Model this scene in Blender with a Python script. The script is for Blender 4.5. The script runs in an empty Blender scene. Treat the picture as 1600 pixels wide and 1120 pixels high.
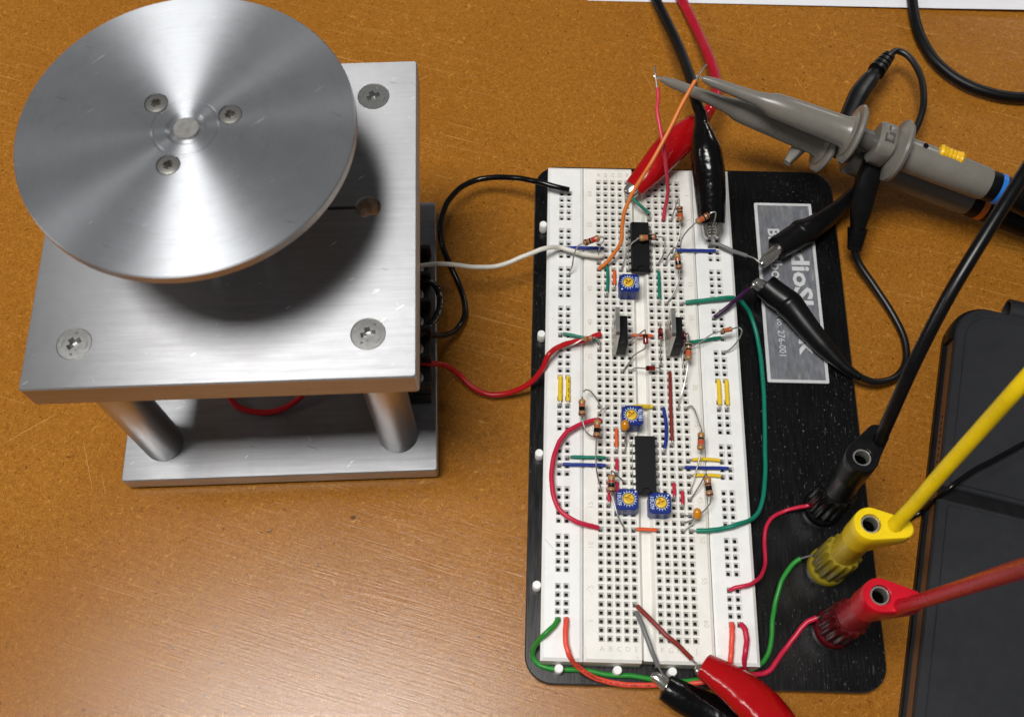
import bpy, bmesh, math, random
from mathutils import Vector, Matrix, Quaternion
from mathutils.geometry import tessellate_polygon
rnd = random.Random(11)
S = 0.001                                   # all sizes below are millimetres
scn = bpy.context.scene
COL = scn.collection

# ------------------------------------------------------------------ camera
HB = 12.5                                   # height of the breadboard face over the table
CAM_R = Matrix(((0.9996, -0.02351, 0.01564), (0.02785, 0.91218, -0.40884), (-0.00466, 0.40912, 0.91247)))
CAM_T = Vector((-23.642, -212.528, 318.208 + HB))
FPX = 1642.931
cam = bpy.data.cameras.new('camera'); cam_o = bpy.data.objects.new('camera', cam); COL.objects.link(cam_o)
cam.sensor_width = 36.0; cam.lens = 36.0 * FPX / 1600.0
cam.dof.use_dof = True; cam.dof.focus_distance = 345 * S; cam.dof.aperture_fstop = 24
cam.clip_start = 0.01; cam.clip_end = 50
cam_o.matrix_world = Matrix.Translation(CAM_T * S) @ CAM_R.to_4x4()
scn.camera = cam_o

# ------------------------------------------------------------------ room light
world = bpy.data.worlds.new('World'); scn.world = world; world.use_nodes = True
world.node_tree.nodes['Background'].inputs[0].default_value = (0.92, 0.96, 1.0, 1)
world.node_tree.nodes['Background'].inputs[1].default_value = 0.09
def area(name, loc, sx, sy, watts, target=(0, 0, 0), col=(1, 0.98, 0.95)):
    l = bpy.data.lights.new(name, 'AREA'); l.shape = 'RECTANGLE'; l.size = sx * S; l.size_y = sy * S
    l.energy = watts; l.color = col
    o = bpy.data.objects.new(name, l); COL.objects.link(o); o.location = Vector(loc) * S
    d = Vector(target) - Vector(loc)
    o.rotation_euler = d.to_track_quat('-Z', 'Y').to_euler() if target != (0, 0, 0) else (0, 0, 0)
    return o
area('ceiling_panel', (-350, -200, 1500), 560, 440, 21.5)
area('ceiling_panel_far', (1750, 2500, 1500), 620, 640, 22.0)
area('ceiling_panel_left', (-2500, -190, 1500), 620, 640, 20.0)
scn.view_settings.view_transform = 'Standard'; scn.view_settings.look = 'None'
scn.view_settings.exposure = 0.0; scn.view_settings.gamma = 1.0
scn.render.engine = 'CYCLES'
scn.render.resolution_x = 1024; scn.render.resolution_y = 716

# ------------------------------------------------------------------ helpers
def at(px, py, z):
    """table position (mm) of a point measured on the 1600 px photograph at height z over the table"""
    d = CAM_R @ Vector(((px - 800) / FPX, (560 - py) / FPX, -1.0))
    return CAM_T + d * ((z - CAM_T.z) / d.z)
def B(px, py, h): return at(px, py, HB + h)
COLX = {'L0': 0, 'L1': 2.54, 'L2': 5.08, 'L3': 7.62, 'L4': 10.16, 'R0': 17.78, 'R1': 20.32, 'R2': 22.86, 'R3': 25.4, 'R4': 27.94,
        'P0': -13.05, 'P1': -10.51, 'Q0': 38.68, 'Q1': 41.22}
def hole(s, r, h=0.0): return Vector((COLX[s], -2.54 * (r - 1), HB + h))

def catmull(pts, n=6):
    pts = [Vector(p) for p in pts]
    if len(pts) < 3: return pts
    P = [pts[0] * 2 - pts[1]] + pts + [pts[-1] * 2 - pts[-2]]
    out = []
    for i in range(1, len(P) - 2):
        p0, p1, p2, p3 = P[i - 1:i + 3]
        # centripetal-ish: plain Catmull-Rom with tension scaled by chord
        for k in range(n):
            t = k / n
            out.append(0.5 * ((2 * p1) + (p2 - p0) * t + (2 * p0 - 5 * p1 + 4 * p2 - p3) * t * t + (3 * p1 - p0 - 3 * p2 + p3) * t ** 3))
    out.append(pts[-1])
    return out
def cut_path(pts, a, b):
    """part of a polyline between distance a from its start and b from its end"""
    d = [0]
    for i in range(1, len(pts)): d.append(d[-1] + (pts[i] - pts[i - 1]).length)
    tot = d[-1]; b = tot - b
    def pt(s):
        for i in range(1, len(pts)):
            if d[i] >= s:
                f = (s - d[i - 1]) / max(1e-9, d[i] - d[i - 1]); return pts[i - 1].lerp(pts[i], f)
        return pts[-1]
    return [pt(a)] + [p for p, s in zip(pts, d) if a + 1e-6 < s < b - 1e-6] + [pt(b)]

class MB:
    def __init__(s): s.v = []; s.f = []; s.m = []; s.sm = []
    def add(s, vs, fs, m=0, smooth=False):
        o = len(s.v); s.v += [Vector(v) for v in vs]
        for f in fs: s.f.append([i + o for i in f]); s.m.append(m); s.sm.append(smooth)
        return o
    def box(s, x0, x1, y0, y1, z0, z1, m=0, M=None):
        v = [(x, y, z) for z in (z0, z1) for y in (y0, y1) for x in (x0, x1)]
        if M: v = [M @ Vector(p) for p in v]
        s.add(v, [(0, 2, 3, 1), (4, 5, 7, 6), (0, 1, 5, 4), (2, 6, 7, 3), (0, 4, 6, 2), (1, 3, 7, 5)], m)
    def cbox(s, x0, x1, y0, y1, z0, z1, c=0.2, m=0, M=None, smooth=False):
        """box with chamfered / rounded edges"""
        bm = bmesh.new(); bmesh.ops.create_cube(bm, size=1)
        for v in bm.verts: v.co = ((x0 + x1) / 2 + v.co.x * (x1 - x0), (y0 + y1) / 2 + v.co.y * (y1 - y0), (z0 + z1) / 2 + v.co.z * (z1 - z0))
        bmesh.ops.bevel(bm, geom=bm.edges[:], offset=c, segments=2, profile=0.5, affect='EDGES')
        s.bm(bm, m, M, smooth)
    def bm(s, bm, m=0, M=None, smooth=False):
        bm.verts.index_update()
        v = [(M @ q.co) if M else q.co.copy() for q in bm.verts]
        s.add(v, [[q.index for q in f.verts] for f in bm.faces], m, smooth); bm.free()
    def prism(s, poly, z0, z1, m=0, M=None, smooth=False, top_inset=None):
        n = len(poly)
        v = [Vector((x, y, z0)) for x, y in poly] + [Vector((x, y, z1)) for x, y in poly]
        if M: v = [M @ p for p in v]
        fs = [list(range(n))[::-1], list(range(n, 2 * n))]
        o = s.add(v, fs, m)
        for i in range(n):
            j = (i + 1) % n; s.f.append([o + i, o + j, o + n + j, o + n + i]); s.m.append(m); s.sm.append(smooth)
    def tube(s, pts, r, seg=8, m=0, flat=1.0, up=None, caps=True, mats=None, sq=2.0):
        """round sweep; r number or list; flat list/number scales the second axis; sq>2 gives squarish sections"""
        pts = [Vector(p) for p in pts]; n = len(pts)
        R = r if isinstance(r, (list, tuple)) else [r] * n
        F = flat if isinstance(flat, (list, tuple)) else [flat] * n
        T = []
        for i in range(n):
            t = pts[min(n - 1, i + 1)] - pts[max(0, i - 1)]
            T.append(t.normalized() if t.length > 1e-9 else Vector((0, 0, 1)))
        u = Vector(up) if up else (Vector((0, 0, 1)) if abs(T[0].z) < 0.9 else Vector((1, 0, 0)))
        vs = []; 
        for i in range(n):
            u = u - T[i] * u.dot(T[i]); u.normalize(); w = T[i].cross(u)
            for k in range(seg):
                a = 2 * math.pi * (k + 0.5) / seg; c, q = math.cos(a), math.sin(a)
                if sq != 2.0:
                    c = math.copysign(abs(c) ** (2 / sq), c); q = math.copysign(abs(q) ** (2 / sq), q)
                vs.append(pts[i] + w * (c * R[i]) + u * (q * R[i] * F[i]))
        o = s.add(vs, [], m)
        for i in range(n - 1):
            for k in range(seg):
                l = (k + 1) % seg
                s.f.append([o + i * seg + k, o + i * seg + l, o + (i + 1) * seg + l, o + (i + 1) * seg + k])
                s.m.append(mats[i] if mats else m); s.sm.append(True)
        if caps:
            s.f.append([o + k for k in range(seg)][::-1]); s.m.append(mats[0] if mats else m); s.sm.append(False)
            s.f.append([o + (n - 1) * seg + k for k in range(seg)]); s.m.append(mats[-1] if mats else m); s.sm.append(False)
    def lathe(s, prof, seg, org=(0, 0, 0), axis=(0, 0, 1), m=0, mats=None, smooth=True, caps=True, hard=False):
        """profile [(r, t)] turned about axis through org"""
        org = Vector(org); ax = Vector(axis).normalized(); q = ax.to_track_quat('Z', 'Y')
        vs = []
        for r, t in prof:
            for k in range(seg):
                a = 2 * math.pi * k / seg; vs.append(org + q @ Vector((r * math.cos(a), r * math.sin(a), t)))
        o = s.add(vs, [], m)
        for i in range(len(prof) - 1):
            for k in range(seg):
                l = (k + 1) % seg
                s.f.append([o + i * seg + k, o + i * seg + l, o + (i + 1) * seg + l, o + (i + 1) * seg + k])
                s.m.append(mats[i] if mats else m); s.sm.append(smooth)
        if caps:
            if prof[0][0] > 1e-6: s.f.append([o + k for k in range(seg)][::-1]); s.m.append(mats[0] if mats else m); s.sm.append(False)
            if prof[-1][0] > 1e-6: s.f.append([o + (len(prof) - 1) * seg + k for k in range(seg)]); s.m.append(mats[-1] if mats else m); s.sm.append(False)
    def mesh(s, name, mats, org=Vector((0, 0, 0)), sharp=None):
        me = bpy.data.meshes.new(name)
        me.from_pydata([tuple((v - org) * S) for v in s.v], [], s.f)
        for mm in (mats if isinstance(mats, (list, tuple)) else [mats]): me.materials.append(mm)
        me.polygons.foreach_set('material_index', s.m); me.polygons.foreach_set('use_smooth', s.sm)
        me.update()
        if sharp is not None:
            me.set_sharp_from_angle(angle=math.radians(sharp))
        return me
def link(name, me, parent=None, label=None, loc=None):
    o = bpy.data.objects.new(name, me); COL.objects.link(o)
    if parent: o.parent = parent
    if label: o['label'] = label
    if loc is not None: o.location = Vector(loc) * S
    return o
ORG = {}
def thing(name, label, cat, org, group=None, rz=0.0):
    o = bpy.data.objects.new(name, None); COL.objects.link(o); o.empty_display_size = 0.005
    o.location = Vector(org) * S; o.rotation_euler = (0, 0, rz)
    o['label'] = label; o['category'] = cat
    if group: o['group'] = group
    ORG[o.name] = Vector(org)
    return o
def part(root, name, mb, mats, label=None, parent=None, sharp=40, local=False):
    """a part of thing root; mb is in table millimetres unless local"""
    me = mb.mesh(name, mats, Vector((0, 0, 0)) if local else ORG[root.name], sharp)
    return link(name, me, parent or root, label)
def weld(me):
    bm = bmesh.new(); bm.from_mesh(me); bmesh.ops.remove_doubles(bm, verts=bm.verts[:], dist=1.5e-6)
    bmesh.ops.dissolve_degenerate(bm, edges=bm.edges[:], dist=1e-7); bmesh.ops.recalc_face_normals(bm, faces=bm.faces[:])
    bm.to_mesh(me); bm.free(); return me
def boolean(me, cutters):
    weld(me)
    for c in cutters: weld(c)
    a = bpy.data.objects.new('tmp', me); COL.objects.link(a); tmp = [a]
    for c in cutters:
        co = bpy.data.objects.new('tmpc', c); COL.objects.link(co); tmp.append(co)
        mo = a.modifiers.new('b', 'BOOLEAN'); mo.operation = 'DIFFERENCE'; mo.object = co; mo.solver = 'EXACT'
    dg = bpy.context.evaluated_depsgraph_get(); dg.update()
    r = bpy.data.meshes.new_from_object(a.evaluated_get(dg), depsgraph=dg)
    for t in tmp: bpy.data.objects.remove(t)
    return r
def text_mb(txt, size, M, mb, m=0, depth=0.02, bold=0.0, align='CENTER', sx=1.0):
    """flat lettering, appended to mb"""
    cu = bpy.data.curves.new('t', 'FONT'); cu.body = txt; cu.size = size; cu.align_x = align; cu.align_y = 'CENTER'
    cu.offset = bold; cu.extrude = depth; cu.resolution_u = 2
    o = bpy.data.objects.new('t', cu); COL.objects.link(o)
    dg = bpy.context.evaluated_depsgraph_get(); dg.update()
    me = bpy.data.meshes.new_from_object(o.evaluated_get(dg), depsgraph=dg)
    mb.add([M @ Vector((v.co.x * sx, v.co.y, v.co.z)) for v in me.vertices], [list(p.vertices) for p in me.polygons], m)
    bpy.data.objects.remove(o); bpy.data.meshes.remove(me); bpy.data.curves.remove(cu)

# ------------------------------------------------------------------ materials
def lin(c):
    return tuple((x / 255 / 12.92) if x / 255 <= 0.04045 else ((x / 255 + 0.055) / 1.055) ** 2.4 for x in c)
class NT:
    def __init__(s, name):
        s.mat = bpy.data.materials.new(name); s.mat.use_nodes = True; s.t = s.mat.node_tree; s.n = s.t.nodes; s.bsdf = s.n['Principled BSDF']
    def node(s, ty, **kw):
        n = s.n.new(ty)
        for k, v in kw.items(): setattr(n, k, v)
        return n
    def l(s, a, b): s.t.links.new(a, b)
    def coord(s, scale=(1, 1, 1), rot=(0, 0, 0)):
        tc = s.node('ShaderNodeTexCoord'); out = tc.outputs['Object']
        for key, val, rest in (('Rotation', rot, (0, 0, 0)), ('Scale', scale, (1, 1, 1))):
            if val != rest:
                mp = s.node('ShaderNodeMapping'); mp.inputs[key].default_value = val; s.l(out, mp.inputs['Vector']); out = mp.outputs['Vector']
        return out
    def noise(s, vec, scale, detail=3, rough=0.6, dist=0.0):
        n = s.node('ShaderNodeTexNoise'); n.inputs['Scale'].default_value = scale; n.inputs['Detail'].default_value = detail
        n.inputs['Roughness'].default_value = rough; n.inputs['Distortion'].default_value = dist
        s.l(vec, n.inputs['Vector']); return n.outputs['Fac']
    def ramp(s, fac, stops, interp='LINEAR'):
        r = s.node('ShaderNodeValToRGB'); r.color_ramp.interpolation = interp
        e = r.color_ramp.elements
        while len(e) < len(stops): e.new(0.5)
        for q, (p, c) in zip(e, stops):
            q.position = p; q.color = tuple(c) + (1,) if len(c) == 3 else c
        s.l(fac, r.inputs['Fac']); return r.outputs['Color']
    def mix(s, fac, a, b, mode='MIX'):
        m = s.node('ShaderNodeMix', data_type='RGBA', blend_type=mode)
        for sock, val in ((m.inputs['Factor'], fac), (m.inputs['A'], a), (m.inputs['B'], b)):
            pass
        ins = {'f': m.inputs[0], 'a': m.inputs[6], 'b': m.inputs[7]}
        for k, val in (('f', fac), ('a', a), ('b', b)):
            if hasattr(val, 'is_output'): s.l(val, ins[k])
            elif isinstance(val, (int, float)): ins[k].default_value = val
            else: ins[k].default_value = tuple(val) + (1,)
        return m.outputs[2]
    def mrange(s, v, a, b, c, d):
        m = s.node('ShaderNodeMapRange'); m.inputs[1].default_value = a; m.inputs[2].default_value = b; m.inputs[3].default_value = c; m.inputs[4].default_value = d
        s.l(v, m.inputs[0]); return m.outputs[0]
    def math(s, op, a, b=0.0):
        m = s.node('ShaderNodeMath', operation=op)
        for i, v in enumerate((a, b)):
            if hasattr(v, 'is_output'): s.l(v, m.inputs[i])
            else: m.inputs[i].default_value = v
        return m.outputs[0]
    def bump(s, h, dist, strength=1.0, prev=None):
        b = s.node('ShaderNodeBump'); b.inputs['Distance'].default_value = dist; b.inputs['Strength'].default_value = strength
        s.l(h, b.inputs['Height'])
        if prev: s.l(prev, b.inputs['Normal'])
        return b.outputs['Normal']
    def set(s, **kw):
        for k, v in kw.items():
            i = s.bsdf.inputs[k.replace('_', ' ')]
            if hasattr(v, 'is_output'): s.l(v, i)
            elif isinstance(v, tuple) and len(v) == 3 and i.type == 'RGBA': i.default_value = v + (1,)
            else: i.default_value = v
        return s.mat
_pl = {}
def plastic(name, rgb, rough=0.4, var=0.10, spec=0.5, sss=0.0, bump=0.00002, coat=0.0, bscale=900, grime=None):
    if name in _pl: return _pl[name]
    t = NT(name); c = lin(rgb); v = t.coord()
    n1 = t.noise(v, 220, 4)
    lo = tuple(x * (1 - var) for x in c); hi = tuple(min(1, x * (1 + var)) for x in c)
    colr = t.ramp(n1, [(0.3, lo), (0.7, hi)])
    n2 = t.noise(v, bscale, 3)
    if grime:
        g1 = t.noise(v, 70, 6, 0.7, 0.5); g2 = t.noise(v, 1100, 2, 0.5); g3 = t.noise(t.coord((0.05, 1, 1), (0, 0, 0.8)), 900, 1, 0.4)
        colr = t.mix(t.mrange(g1, 0.52, 0.78, 0.0, 0.38), colr, lin(grime)); colr = t.mix(t.mrange(g2, 0.74, 0.78, 0.0, 0.5), colr, lin((120, 108, 84))); colr = t.mix(t.mrange(g3, 0.78, 0.80, 0.0, 0.35), colr, lin((130, 128, 122)))
    t.set(Base_Color=colr, Roughness=t.mrange(n1, 0.2, 0.8, max(0.02, rough - 0.07), rough + 0.07), Specular_IOR_Level=spec, Normal=t.bump(n2, bump, 0.5), Coat_Weight=coat, Coat_Roughness=0.1)
    if sss: t.set(Subsurface_Weight=sss, Subsurface_Radius=(0.001, 0.0006, 0.0004), Subsurface_Scale=1.0)
    _pl[name] = t.mat
    return t.mat
def metal(name, rgb, rough=0.25, var=0.08, met=1.0):
    if name in _pl: return _pl[name]
    t = NT(name); c = lin(rgb); v = t.coord(); n = t.noise(v, 700, 4)
    t.set(Base_Color=t.ramp(n, [(0.3, tuple(x * (1 - var) for x in c)), (0.7, c)]), Metallic=met, Roughness=t.mrange(n, 0.2, 0.8, rough * 0.88, rough * 1.14))
    _pl[name] = t.mat
    return t.mat
def brushed(name, rgb, rough, aniso, radial=False, along='x', scr=1.0):
    """brushed or turned aluminium: fine lines along one local axis, or circles about local z"""
    t = NT(name); c = lin(rgb)
    tc = t.node('ShaderNodeTexCoord')
    if radial:
        sep = t.node('ShaderNodeSeparateXYZ'); t.l(tc.outputs['Object'], sep.inputs[0])
        r2 = t.math('ADD', t.math('MULTIPLY', sep.outputs[0], sep.outputs[0]), t.math('MULTIPLY', sep.outputs[1], sep.outputs[1]))
        rr = t.math('SQRT', r2)
        ang = t.math('ARCTAN2', sep.outputs[1], sep.outputs[0])
        cv = t.node('ShaderNodeCombineXYZ'); t.l(t.math('MULTIPLY', rr, 1.0), cv.inputs[0]); t.l(t.math('MULTIPLY', ang, 0.0012), cv.inputs[1])
        v = cv.outputs[0]
        tg = t.node('ShaderNodeTangent', direction_type='RADIAL', axis='Z')
        t.l(tg.outputs[0], t.bsdf.inputs['Tangent']); t.set(Anisotropic_Rotation=0.25)
    else:
        mp = t.node('ShaderNodeMapping'); mp.inputs['Scale'].default_value = (0.035, 1, 1) if along == 'x' else (1, 1, 0.035)
        t.l(tc.outputs['Object'], mp.inputs[0]); v = mp.outputs[0]
        cv = t.node('ShaderNodeCombineXYZ'); cv.inputs[1 if along == 'x' else 0].default_value = 1.0
        vt = t.node('ShaderNodeVectorTransform', vector_type='VECTOR', convert_from='OBJECT', convert_to='WORLD'); t.l(cv.outputs[0], vt.inputs[0])
        t.l(vt.outputs[0], t.bsdf.inputs['Tangent'])
    n1 = t.noise(v, 3400 if radial else 2600, 3, 0.7); n2 = t.noise(v, 1500 if radial else 700, 3, 0.6)
    big = t.noise(t.coord(), 45, 4)
    lines = t.mix(0.5, n1, n2)
    colr = t.mix(t.mrange(big, 0.3, 0.7, 0.0, 0.55), c, tuple(x * 0.74 for x in c))
    smudge = t.noise(t.coord(), 150, 5, 0.65, 0.8); colr = t.mix(t.mrange(smudge, 0.48, 0.72, 0.0, 0.30), colr, tuple(x * k for x, k in zip(c, (0.72, 0.68, 0.62))))
    colr = t.mix(t.mrange(lines, 0.38, 0.64, 0.0, 0.26 if radial else 0.5), colr, tuple(x * 0.62 for x in c))
    # sparse handling scratches
    sv = t.coord((1, 0.12, 1), (0, 0, 0.9)); sc = t.noise(sv, 900, 2, 0.5)
    sv2 = t.coord((0.15, 1, 1), (0, 0, 0.35)); sc2 = t.noise(sv2, 700, 2, 0.5)
    m1 = t.mrange(sc, 0.735, 0.76, 0.0, 0.7 * scr); m2 = t.mrange(sc2, 0.735, 0.765, 0.0, 0.6 * scr)
    colr = t.mix(m1, colr, (0.95, 0.95, 0.95)); colr = t.mix(m2, colr, tuple(x * 0.35 for x in c))
    for rz_, sc_, th_, cc_ in ((1.35, 820, 0.745, (0.9, 0.9, 0.9)), (-0.5, 640, 0.75, (0.92, 0.92, 0.92)), (2.2, 1000, 0.74, tuple(x * 0.45 for x in c))):
        colr = t.mix(t.mrange(t.noise(t.coord((1, 0.2, 1), (0, 0, rz_)), sc_, 2, 0.5, 0.3), th_, th_ + 0.05, 0.0, 0.22 * scr), colr, cc_)
    nb = t.bump(lines, 0.000018, 0.55)
    t.set(Base_Color=colr, Metallic=0.79 if radial else 0.76, Specular_IOR_Level=0.3, Roughness=t.mrange(lines, 0.3, 0.7, rough * 0.85, rough * 1.2), Anisotropic=aniso, Normal=nb)
    return t.mat
# ------------------------------------------------------------------ table top
def table_material():
    t = NT('particle_board')
    v = t.coord()
    n_big = t.noise(v, 16, 4); n_mid = t.noise(v, 680, 5, 0.7, 1.0); n_fine = t.noise(v, 1500, 4, 0.8, 1.6); n_gr = t.noise(v, 2600, 3, 0.7, 0.8)
    a = t.ramp(n_mid, [(0.28, lin((98, 56, 10))), (0.5, lin((160, 102, 31))), (0.74, lin((188, 128, 50)))])
    b = t.ramp(n_fine, [(0.28, lin((92, 52, 9))), (0.5, lin((161, 103, 32))), (0.74, lin((200, 142, 62)))])
    c = t.mix(0.5, a, b); c = t.mix(t.mrange(n_gr, 0.5, 0.75, 0.0, 0.6), c, lin((92, 50, 8))); c = t.mix(t.mrange(n_gr, 0.46, 0.28, 0.0, 0.45), c, lin((214, 156, 72)))
    # short pale fibres in four directions
    for rot, sc, th in ((0.35, 1050, 0.65), (1.45, 1150, 0.652), (-0.7, 980, 0.652), (2.4, 1250, 0.658), (0.9, 640, 0.70)):
        f = t.noise(t.coord((0.36, 1, 1), (0, 0, rot)), sc, 2, 0.55, 0.8)
        c = t.mix(t.mrange(f, th, th + 0.08, 0.0, 0.55), c, lin((212, 152, 68)))
    # dark chips, small and large
    for rot, sc, th, am in ((0.9, 900, 0.69, 0.75), (-0.4, 560, 0.715, 0.8), (1.9, 1150, 0.69, 0.6)):
        f = t.noise(t.coord((0.6, 1, 1), (0, 0, rot)), sc, 2, 0.5, 0.8)
        c = t.mix(t.mrange(f, th, th + 0.05, 0.0, am), c, lin((62, 30, 5)))
    c = t.mix(t.mrange(n_big, 0.35, 0.7, 0.0, 0.25), c, lin((126, 70, 10)))
    # wear: fine scratches, a dense family near the front edge and a few long ones
    sA = t.noise(t.coord((0.015, 1, 1), (0, 0, 0.26)), 1500, 2, 0.55); sB = t.noise(t.coord((0.012, 1, 1), (0, 0, -0.62)), 900, 1, 0.4); sC = t.noise(t.coord((0.02, 1, 1), (0, 0, 1.2)), 800, 1, 0.4)
    zone = t.noise(v, 9, 2)
    mA = t.math('MULTIPLY', t.mrange(sA, 0.62, 0.70, 0.0, 0.35), t.mrange(zone, 0.4, 0.6, 0.0, 1.0))
    c = t.mix(mA, c, lin((222, 172, 104))); c = t.mix(t.mrange(sB, 0.775, 0.79, 0.0, 0.5), c, lin((214, 166, 100))); c = t.mix(t.mrange(sC, 0.79, 0.80, 0.0, 0.4), c, lin((208, 160, 96)))
    lines = t.noise(t.coord((0.028, 1, 1), (0, 0, 0.26)), 1900, 3, 0.65, 0.25)
    bn = t.bump(n_gr, 0.000034, 0.9); bn = t.bump(lines, 0.000045, 0.95, bn)
    t.set(Base_Color=c, Roughness=t.mrange(n_fine, 0.25, 0.75, 0.12, 0.18), Specular_IOR_Level=0.36, Normal=bn)
    return t.mat
TABLE = table_material()
mb = MB(); mb.cbox(-900, 700, -700, 700, -28, 0, 1.5, 0)
tt = link('table_top', mb.mesh('table_top', TABLE)); tt['kind'] = 'structure'

# ------------------------------------------------------------------ shared materials
WHITE = plastic('white_abs', (238, 238, 236), 0.42, 0.03, 0.45, grime=(222, 218, 208))
IVORY = plastic('ivory_abs', (236, 234, 227), 0.45, 0.04, 0.45, grime=(214, 206, 184))
CONTACT = metal('spring_contact', (60, 58, 54), 0.5)
TIN = metal('tinned_lead', (190, 188, 184), 0.42, 0.08, 0.85)
CHROME = metal('nickel_plate', (226, 223, 216), 0.2, 0.05, 0.82)
STEEL = metal('zinc_screw', (176, 176, 174), 0.32, 0.05, 0.85)
BLACKP = plastic('black_rubber', (10, 10, 11), 0.40, 0.15, 0.25)
BLACKG = plastic('black_gloss_pvc', (7, 7, 8), 0.20, 0.1, 0.45)
BLACKM = plastic('black_matte', (14, 14, 15), 0.5, 0.15, 0.25)
def pvc(name, rgb, rough=0.32): return plastic(name, rgb, rough, 0.07, 0.35)
GREEN = pvc('teal_green_pvc', (16, 122, 98)); LEAF = pvc('leaf_green_pvc', (44, 140, 52)); BLUE = pvc('blue_pvc', (28, 52, 142)); YEL = pvc('yellow_pvc', (236, 200, 46)); RED = pvc('red_pvc', (186, 24, 30))
CRIM = pvc('crimson_pvc', (196, 36, 66)); ORANGE = pvc('orange_pvc', (232, 98, 46)); SALMON = pvc('salmon_pvc', (234, 84, 66)); BROWN = pvc('brown_pvc', (134, 46, 38))
GREY = pvc('grey_pvc', (112, 113, 112)); WHT = pvc('white_pvc', (224, 220, 208)); PURP = pvc('purple_pvc', (58, 24, 62)); TAN = pvc('light_orange_pvc', (224, 126, 56)); PINK = pvc('rose_pvc', (206, 62, 80))

# ------------------------------------------------------------------ breadboard on its steel base
bb = thing('breadboard', 'white solderless breadboard bolted on a scuffed black steel base plate', 'breadboard', (32, -80, 0))
def plate_material():
    t = NT('black_scuffed_plate'); v = t.coord()
    n = t.noise(v, 60, 4); br = t.noise(t.coord((1, 0.06, 1)), 1700, 3, 0.6)
    f1 = t.noise(t.coord((1, 0.5, 1)), 1500, 2, 0.5); f2 = t.noise(t.coord((1, 0.14, 1), (0, 0, 0.05)), 1500, 2, 0.5); pat = t.mrange(t.noise(v, 34, 3), 0.42, 0.62, 0.0, 1.0)
    c = t.ramp(n, [(0.3, lin((4, 4, 5))), (0.7, lin((9, 9, 10)))])
    c = t.mix(t.mrange(br, 0.45, 0.75, 0.0, 0.22), c, lin((22, 23, 25)))
    c = t.mix(t.math('MULTIPLY', t.mrange(f1, 0.66, 0.73, 0.0, 0.7), pat), c, lin((120, 119, 116)))
    c = t.mix(t.math('MULTIPLY', t.mrange(f2, 0.66, 0.74, 0.0, 0.45), pat), c, lin((104, 104, 102)))
    t.set(Base_Color=c, Roughness=t.mrange(br, 0.3, 0.7, 0.2, 0.3), Specular_IOR_Level=0.4, Normal=t.bump(br, 0.00001, 0.5))
    return t.mat
PLATE = plate_material()
WORN = metal('worn_steel_edge', (150, 146, 138), 0.35)
def rrect(x0, x1, y0, y1, r, n=7):
    out = []
    for cx, cy, a0 in ((x1 - r, y1 - r, 0), (x0 + r, y1 - r, 90), (x0 + r, y0 + r, 180), (x1 - r, y0 + r, 270)):
        for k in range(n + 1):
            a = math.radians(a0 + 90 * k / n); out.append((cx + r * math.cos(a), cy + r * math.sin(a)))
    return out
def slab(mb, poly, z0, z1, c=0.3, m=0, mc=None, M=None):
    """flat slab with a bevelled top edge"""
    n = len(poly); P = [Vector((x, y)) for x, y in poly]; ins = []
    for i in range(n):
        a, b, d = P[i - 1], P[i], P[(i + 1) % n]
        e1 = (b - a).normalized(); e2 = (d - b).normalized()
        nn = Vector((-(e1.y + e2.y), e1.x + e2.x)); nn.normalize()
        ins.append(b + nn * c / max(0.4, nn.dot(Vector((-e1.y, e1.x)))))
    v = [Vector((p.x, p.y, z0)) for p in P] + [Vector((p.x, p.y, z1 - c)) for p in P] + [Vector((p.x, p.y, z1)) for p in ins]
    if M: v = [M @ q for q in v]
    o = mb.add(v, [list(range(n))[::-1], list(range(2 * n, 3 * n))], m)
    for i in range(n):
        j = (i + 1) % n
        mb.f.append([o + i, o + j, o + n + j, o + n + i]); mb.m.append(m if mc is None else mc); mb.sm.append(False)
        mb.f.append([o + n + i, o + n + j, o + 2 * n + j, o + 2 * n + i]); mb.m.append(m if mc is None else mc); mb.sm.append(False)
mb = MB(); slab(mb, rrect(-22.7, 86.2, -172.4, 12.2, 8.5), 2.0, 4.0, 0.35, 0, 1)
part(bb, 'base_plate', mb, [PLATE, plastic('plate_edge', (44, 42, 40), 0.4, 0.5, 0.6)])
for x, y in ((-14, -164), (78, -164), (-14, 4), (78, 4)):
    mb = MB(); mb.lathe([(5.0, 0.0), (5.2, 0.6), (5.2, 2.0)], 20, (x, y, 0)); part(bb, 'rubber_foot', mb, BLACKM)

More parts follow.
